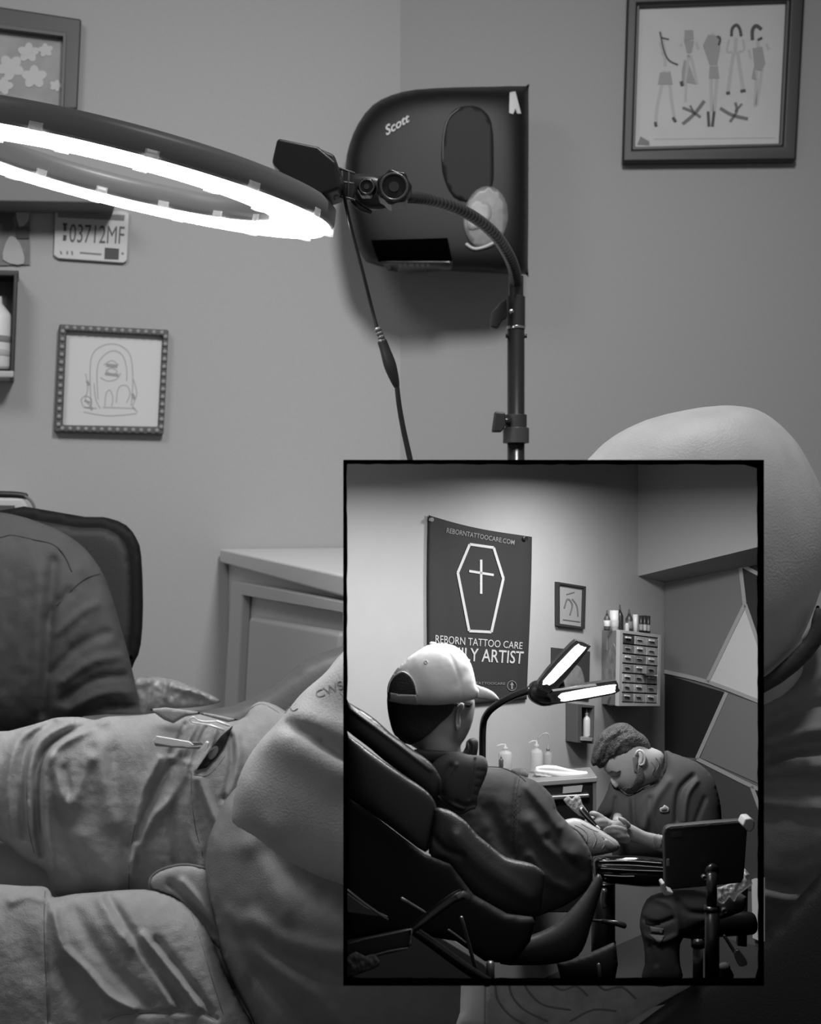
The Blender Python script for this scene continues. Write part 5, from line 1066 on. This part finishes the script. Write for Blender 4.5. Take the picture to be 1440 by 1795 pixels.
rs = thing('arm_rest', 'shiny film wrapped padded arm rest under the tattooed forearm', 'arm rest', P(1090, 1700, 0.74))
RB = blob('pad', [(1040, 1520), (1040, 1508), (1050, 1501), (1088, 1499), (1130, 1501), (1172, 1506), (1190, 1512), (1190, 1545), (1170, 1553), (1134, 1555), (1090, 1551), (1059, 1547), (1044, 1538)], 0.742, mat('wrapped vinyl', 0.12, 0.12, spec=0.9, coat=0.8), rs, t=0.9, k=2, cap=30, step=2.4,
          folds=[([(1045, 1508), (1100, 1509), (1180, 1512)], 1.2, 1.6), ([(1045, 1514), (1100, 1516), (1180, 1519)], 1.0, -1.6), ([(1050, 1520), (1110, 1523), (1180, 1526)], 1.2, 1.6), ([(1050, 1527), (1100, 1530), (1180, 1532)], 1.2, -1.5)])
M_SHEEN = mat('film glint', 0.75, 0.15, spec=0.9, coat=0.6)
lines('wrinkle_glints', [[(1052, 1510), (1100, 1509), (1160, 1513)], [(1056, 1516), (1110, 1517), (1166, 1521)], [(1054, 1522), (1100, 1525), (1164, 1527)], [(1060, 1534), (1090, 1536), (1112, 1536)]], RB.surf, M_SHEEN, RB.obj, 0.8, 1.0)  # wrinkle lines kept pale to put the film's shiny streaks into their colour
link('post', cyl_me(P(1058, 1548, 0.75), P(1058, 1720, 0.75), 21*0.75/F, 21*0.75/F, 24), mat('post black', 0.09, 0.35), rs)
link('handle', merge(tube_me([(1036, 1613, 0.72, 2.2), (1060, 1615, 0.72, 2.4), (1074, 1616, 0.72, 2.6)], 10), tube_me([(1056, 1615, 0.72, 4), (1080, 1618, 0.719, 5.2), (1096, 1623, 0.718, 5.2)], 12)), mat('lever black', 0.15, 0.25), rs)
tube('side_arm', [(1060, 1560, 0.735, 6), (1058, 1580, 0.735, 5), (1060, 1590, 0.735, 4)], M_DULLST, rs)

# stool
so = thing('stool', 'black round wheeled stool with a lever under the bent worker', 'stool', P(1224, 1720, 0.83))
blob('seat', [(1190, 1640), (1196, 1628), (1230, 1610), (1262, 1600), (1300, 1597), (1320, 1600), (1327, 1610), (1329, 1628), (1322, 1638), (1300, 1640), (1250, 1644), (1210, 1646)], 0.842, mat('stool vinyl', 0.14, 0.4), so, t=0.7, k=2, cap=22, step=3)
link('gas_column', cyl_me(P(1224, 1644, 0.84), P(1224, 1719, 0.84), 9*0.84/F, 9*0.84/F, 20), mat('column grey', 0.34, 0.3), so)
link('column_collar', cyl_me(P(1224, 1646, 0.84), P(1224, 1660, 0.84), 12*0.84/F, 12*0.84/F, 20), M_BLKM, so)
tube('lever', [(1270, 1640, 0.83, 3), (1284, 1662, 0.828, 3), (1292, 1676, 0.826, 3)], M_BLKM, so, 8, 2)
slab('lever_paddle', spl([(1288, 1672), (1296, 1665), (1310, 1684), (1310, 1692), (1300, 1695), (1294, 1690)], 2), 0.826, 0.003, mat('paddle', 0.20, 0.3), so, 0, 0.0006)
link('back_bracket', merge(slab_me([(1296, 1550), (1312, 1552), (1310, 1660), (1294, 1658)], 0.85, 0.004)), M_BLKM, so, False)

# tablet on a pole
tb_ = thing('tablet', 'dark tablet seen from behind, tilted on its pole', 'tablet', P(1238, 1554, 0.66))
M_TAB = mat('tablet case', 0.13, 0.4)
slab('case', spl([(1165, 1461), (1168, 1452), (1176, 1449), (1240, 1443), (1304, 1438), (1311, 1442), (1311, 1456), (1305, 1540), (1300, 1548), (1240, 1554), (1176, 1560), (1167, 1556)], 1), 0.665, 0.006, M_TAB, tb_, 0, 0.0007)
slab('top_edge', [(1168, 1452), (1176, 1448.5), (1304, 1437.5), (1310, 1440), (1304, 1442), (1176, 1453)], 0.6588, 0.0006, mat('tablet edge', 0.38, 0.4), tb_)
link('ports', merge(*[slab_me([(a, b), (a+w, b-w*0.085), (a+w, b+2-w*0.085), (a, b+2)], 0.6582, 0.0004) for a, b, w in ((1198, 1449, 22), (1238, 1445.5, 12), (1269, 1443, 26))]), M_INKD, tb_, False)
slab('camera_patch', spl([(1177, 1460), (1196, 1458), (1197, 1466), (1178, 1468)], 1), 0.659, 0.0008, mat('camera glass', 0.19, 0.2), tb_)
slab('pen_mark', rect(1169.5, 1506, 1174, 1518), 0.659, 0.0006, mat('pen grey', 0.42, 0.4), tb_)
M_CLW = mat('clamp white', 0.62, 0.5)
slab('upper_clamp', spl([(1302, 1447), (1307, 1435), (1318, 1434), (1324, 1440), (1324, 1452), (1316, 1460), (1310, 1456)], 1), 0.656, 0.010, M_CLW, tb_, 0, 0.0008)
slab('lower_clamp', spl([(1160, 1549), (1166, 1546), (1170, 1560), (1182, 1564), (1181, 1570), (1166, 1572)], 1), 0.656, 0.008, M_CLW, tb_, 0, 0.0008)
ts = thing('tablet_stand', 'black telescopic pole stand carrying the tablet', 'stand', P(1249, 1722, 0.66))
link('upper_tube', cyl_me(P(1248, 1530, 0.648), P(1248, 1596, 0.648), 9*0.65/F, 9*0.65/F, 24), mat('stand black', 0.12, 0.25), ts)
link('lower_tube', cyl_me(P(1249, 1592, 0.648), P(1249, 1722, 0.648), 12.5*0.65/F, 12.5*0.65/F, 24), mat('stand black', 0.12), ts)
link('joint', cyl_me(P(1248, 1588, 0.648), P(1248, 1597, 0.648), 13.5*0.65/F, 13.5*0.65/F, 24), M_BLKM, ts)
blob('ball_head', [(1236, 1530), (1240, 1518), (1249, 1513), (1258, 1518), (1261, 1530), (1249, 1536)], 0.652, M_BLKM, ts, t=0.7, k=2, step=2)
knob('clamp_knob', 1271, 1597, 5, 0.648, ts, 6, 0.003)
knob('side_knob', 1236, 1539, 4.5, 0.645, ts, 6, 0.003)
pw = blob('film_scrap', [(1258, 1556), (1276, 1550), (1300, 1540), (1306, 1522), (1316, 1534), (1320, 1550), (1304, 1562), (1294, 1570), (1288, 1582), (1280, 1572), (1268, 1586), (1258, 1580)], 0.70, mat('loose film', 0.70, 0.15, alpha=0.5, spec=0.9), None, t=0.5, k=1, cap=9, step=2.5, rough=(6, 8))
props(pw.obj, 'loose crumpled clear film hanging below the tablet', 'plastic film')

# ---------------------------------------------------------------- the client's chair
ch = thing('tattoo_chair', 'big black padded tattoo chair the capped person reclines in', 'chair', P(780, 1700, 0.63))
M_VN = mat('black leather', 0.15, 0.36, bump=0.1, bscale=2600)
blob('back_pad', [(607, 1222), (611, 1231), (637, 1246), (662, 1264), (686, 1286), (706, 1300), (726, 1315), (745, 1328), (760, 1342), (772, 1361), (774, 1374), (769, 1392), (760, 1403), (742, 1390), (723, 1375), (698, 1352), (672, 1332), (650, 1313), (629, 1297), (611, 1283), (607, 1275)], 0.628, M_VN, ch, t=0.55, k=2, cap=26, step=3, folds=[([(609, 1240), (680, 1292), (755, 1350)], 3, 3)])
blob('side_cushion', [(607, 1280), (611, 1289), (632, 1304), (657, 1323), (686, 1343), (715, 1363), (740, 1380), (757, 1396), (766, 1416), (765, 1436), (760, 1455), (754, 1480), (746, 1494), (716, 1474), (686, 1451), (657, 1430), (629, 1410), (611, 1398), (607, 1390)], 0.612, M_VN, ch, t=0.40, k=2, cap=24, step=3.2)
blob('lumbar_bolster', [(763, 1418), (775, 1417), (790, 1421), (804, 1430), (818, 1441), (836, 1462), (852, 1475), (870, 1490), (887, 1502), (908, 1508), (930, 1513), (948, 1523), (957, 1534), (956, 1550), (954, 1566), (951, 1590), (944, 1602), (932, 1605), (908, 1602), (887, 1598), (856, 1582), (828, 1563), (806, 1536), (783, 1507), (765, 1502), (752, 1496), (754, 1480), (759, 1450)], 0.610, mat('pebbled leather', 0.19, 0.32, bump=0.25, bscale=2400), ch, t=0.5, k=2, cap=30, step=3, folds=[([(762, 1470), (780, 1490), (810, 1500)], 6, -4), ([(800, 1470), (850, 1520), (930, 1570)], 16, 6)])
blob('under_shell', [(607, 1385), (625, 1405), (690, 1455), (745, 1497), (790, 1515), (830, 1568), (890, 1602), (940, 1608), (930, 1650), (900, 1690), (850, 1685), (800, 1650), (740, 1640), (690, 1640), (607, 1650)], 0.645, mat('shell black', 0.055, 0.7), ch, t=0.25, k=1, cap=12, step=6)
blob('seat_cushion', [(1048, 1532), (1056, 1540), (1057, 1555), (1050, 1576), (1044, 1598), (1036, 1624), (1028, 1652), (1014, 1676), (990, 1686), (958, 1691), (915, 1692), (878, 1690), (870, 1668), (890, 1650), (930, 1640), (970, 1622), (1005, 1590), (1030, 1560)], 0.664, mat('seat leather', 0.24, 0.38, bump=0.12, bscale=2400), ch, t=0.6, k=2, cap=34, step=3)
M_CM = mat('chair metal', 0.12, 0.3, spec=0.7)
tube('arm_bar', [(812, 1567, 0.606, 10), (796, 1574, 0.604, 9), (765, 1596, 0.602, 9), (738, 1618, 0.60, 8), (722, 1630, 0.60, 7)], M_CM, ch, 14, 4)
tube('lower_bar', [(724, 1630, 0.602, 8), (760, 1655, 0.606, 9), (810, 1692, 0.61, 9), (856, 1722, 0.615, 9)], M_CM, ch, 14, 4)
tube('elbow_cap', [(803, 1573, 0.597, 4), (812, 1567, 0.598, 6), (822, 1572, 0.60, 6)], mat('cap sheen', 0.40, 0.25), ch)
tube('strut', [(809, 1608, 0.615, 3.2), (822, 1655, 0.62, 3.2), (836, 1704, 0.625, 3.2)], M_DULLST, ch, 10, 2)
tube('spring_rod', [(704, 1575, 0.615, 3.4), (724, 1587, 0.617, 3), (748, 1602, 0.62, 3)], M_DULLST, ch, 10, 2)
tube('spring_rod', [(786, 1630, 0.63, 2.4), (800, 1640, 0.63, 2.4), (818, 1654, 0.63, 2.4)], mat('dim rod', 0.28, 0.4), ch, 10, 2)
tube('leg', [(860, 1688, 0.64, 7.5), (860, 1722, 0.64, 7.5)], M_DULLST, ch, 18, 0)
tube('rear_leg', [(1050, 1690, 0.68, 3), (1053, 1722, 0.68, 3)], M_DULLST, ch, 10, 0)
blob('pivot_housing', [(976, 1688), (990, 1684), (1030, 1672), (1080, 1650), (1084, 1690), (1078, 1722), (985, 1722)], 0.70, mat('shell black', 0.055), ch, t=0.4, k=1, cap=14, step=5)
tr = thing('instrument_tray', 'dark metal tray with bright edges at the lower left of the studio', 'tray', P(650, 1700, 0.60))
slab('tray_panel', [(606, 1652), (718, 1630), (718, 1664), (606, 1690)], 0.605, 0.003, mat('tray dark', 0.20, 0.35), tr, 0, 0.0004)
tube('tray_rim', [(608, 1656, 0.598, 1.8), (640, 1646, 0.598, 1.8), (680, 1638, 0.598, 1.8), (722, 1629, 0.598, 1.8)], M_DULLST, tr, 8, 2)
tube('tray_rim', [(640, 1680, 0.598, 1.8), (680, 1668, 0.598, 1.8), (716, 1662, 0.598, 1.8)], mat('rim dim', 0.40, 0.35), tr, 8, 2)
tube('tray_post', [(722, 1630, 0.598, 2.2), (721, 1645, 0.598, 2), (719, 1656, 0.598, 3.4)], M_DULLST, tr, 8, 2)
tube('side_rod', [(609, 1560, 0.60, 2.6), (640, 1584, 0.602, 2.4), (680, 1612, 0.604, 2.2)], M_DULLST, tr, 8, 2)
slab('side_plate', [(606, 1565), (640, 1590), (680, 1608), (606, 1598)], 0.608, 0.002, mat('plate grey', 0.30, 0.4), tr)
bp = blob('wiping_cloth', [(606, 1682), (624, 1668), (640, 1676), (655, 1672), (667, 1686), (660, 1696), (634, 1706), (612, 1714), (606, 1712)], 0.594, mat('grey cloth', 0.38, 0.8, var=0.3, vscale=300), None, t=0.5, k=2, cap=10, step=2.2, rough=(3, 9))
props(bp.obj, 'crumpled grey cloth lying over the edge of the dark metal tray', 'cloth')
slab('floor_stand_in', [(607, 1596), (740, 1622), (850, 1690), (874, 1723), (607, 1723)], 0.73, 0.008, mat('floor stand-in grey', 0.20, 0.7), ch, 0, 0.001)  # added dark panel hiding the pale wall, stands in for floor
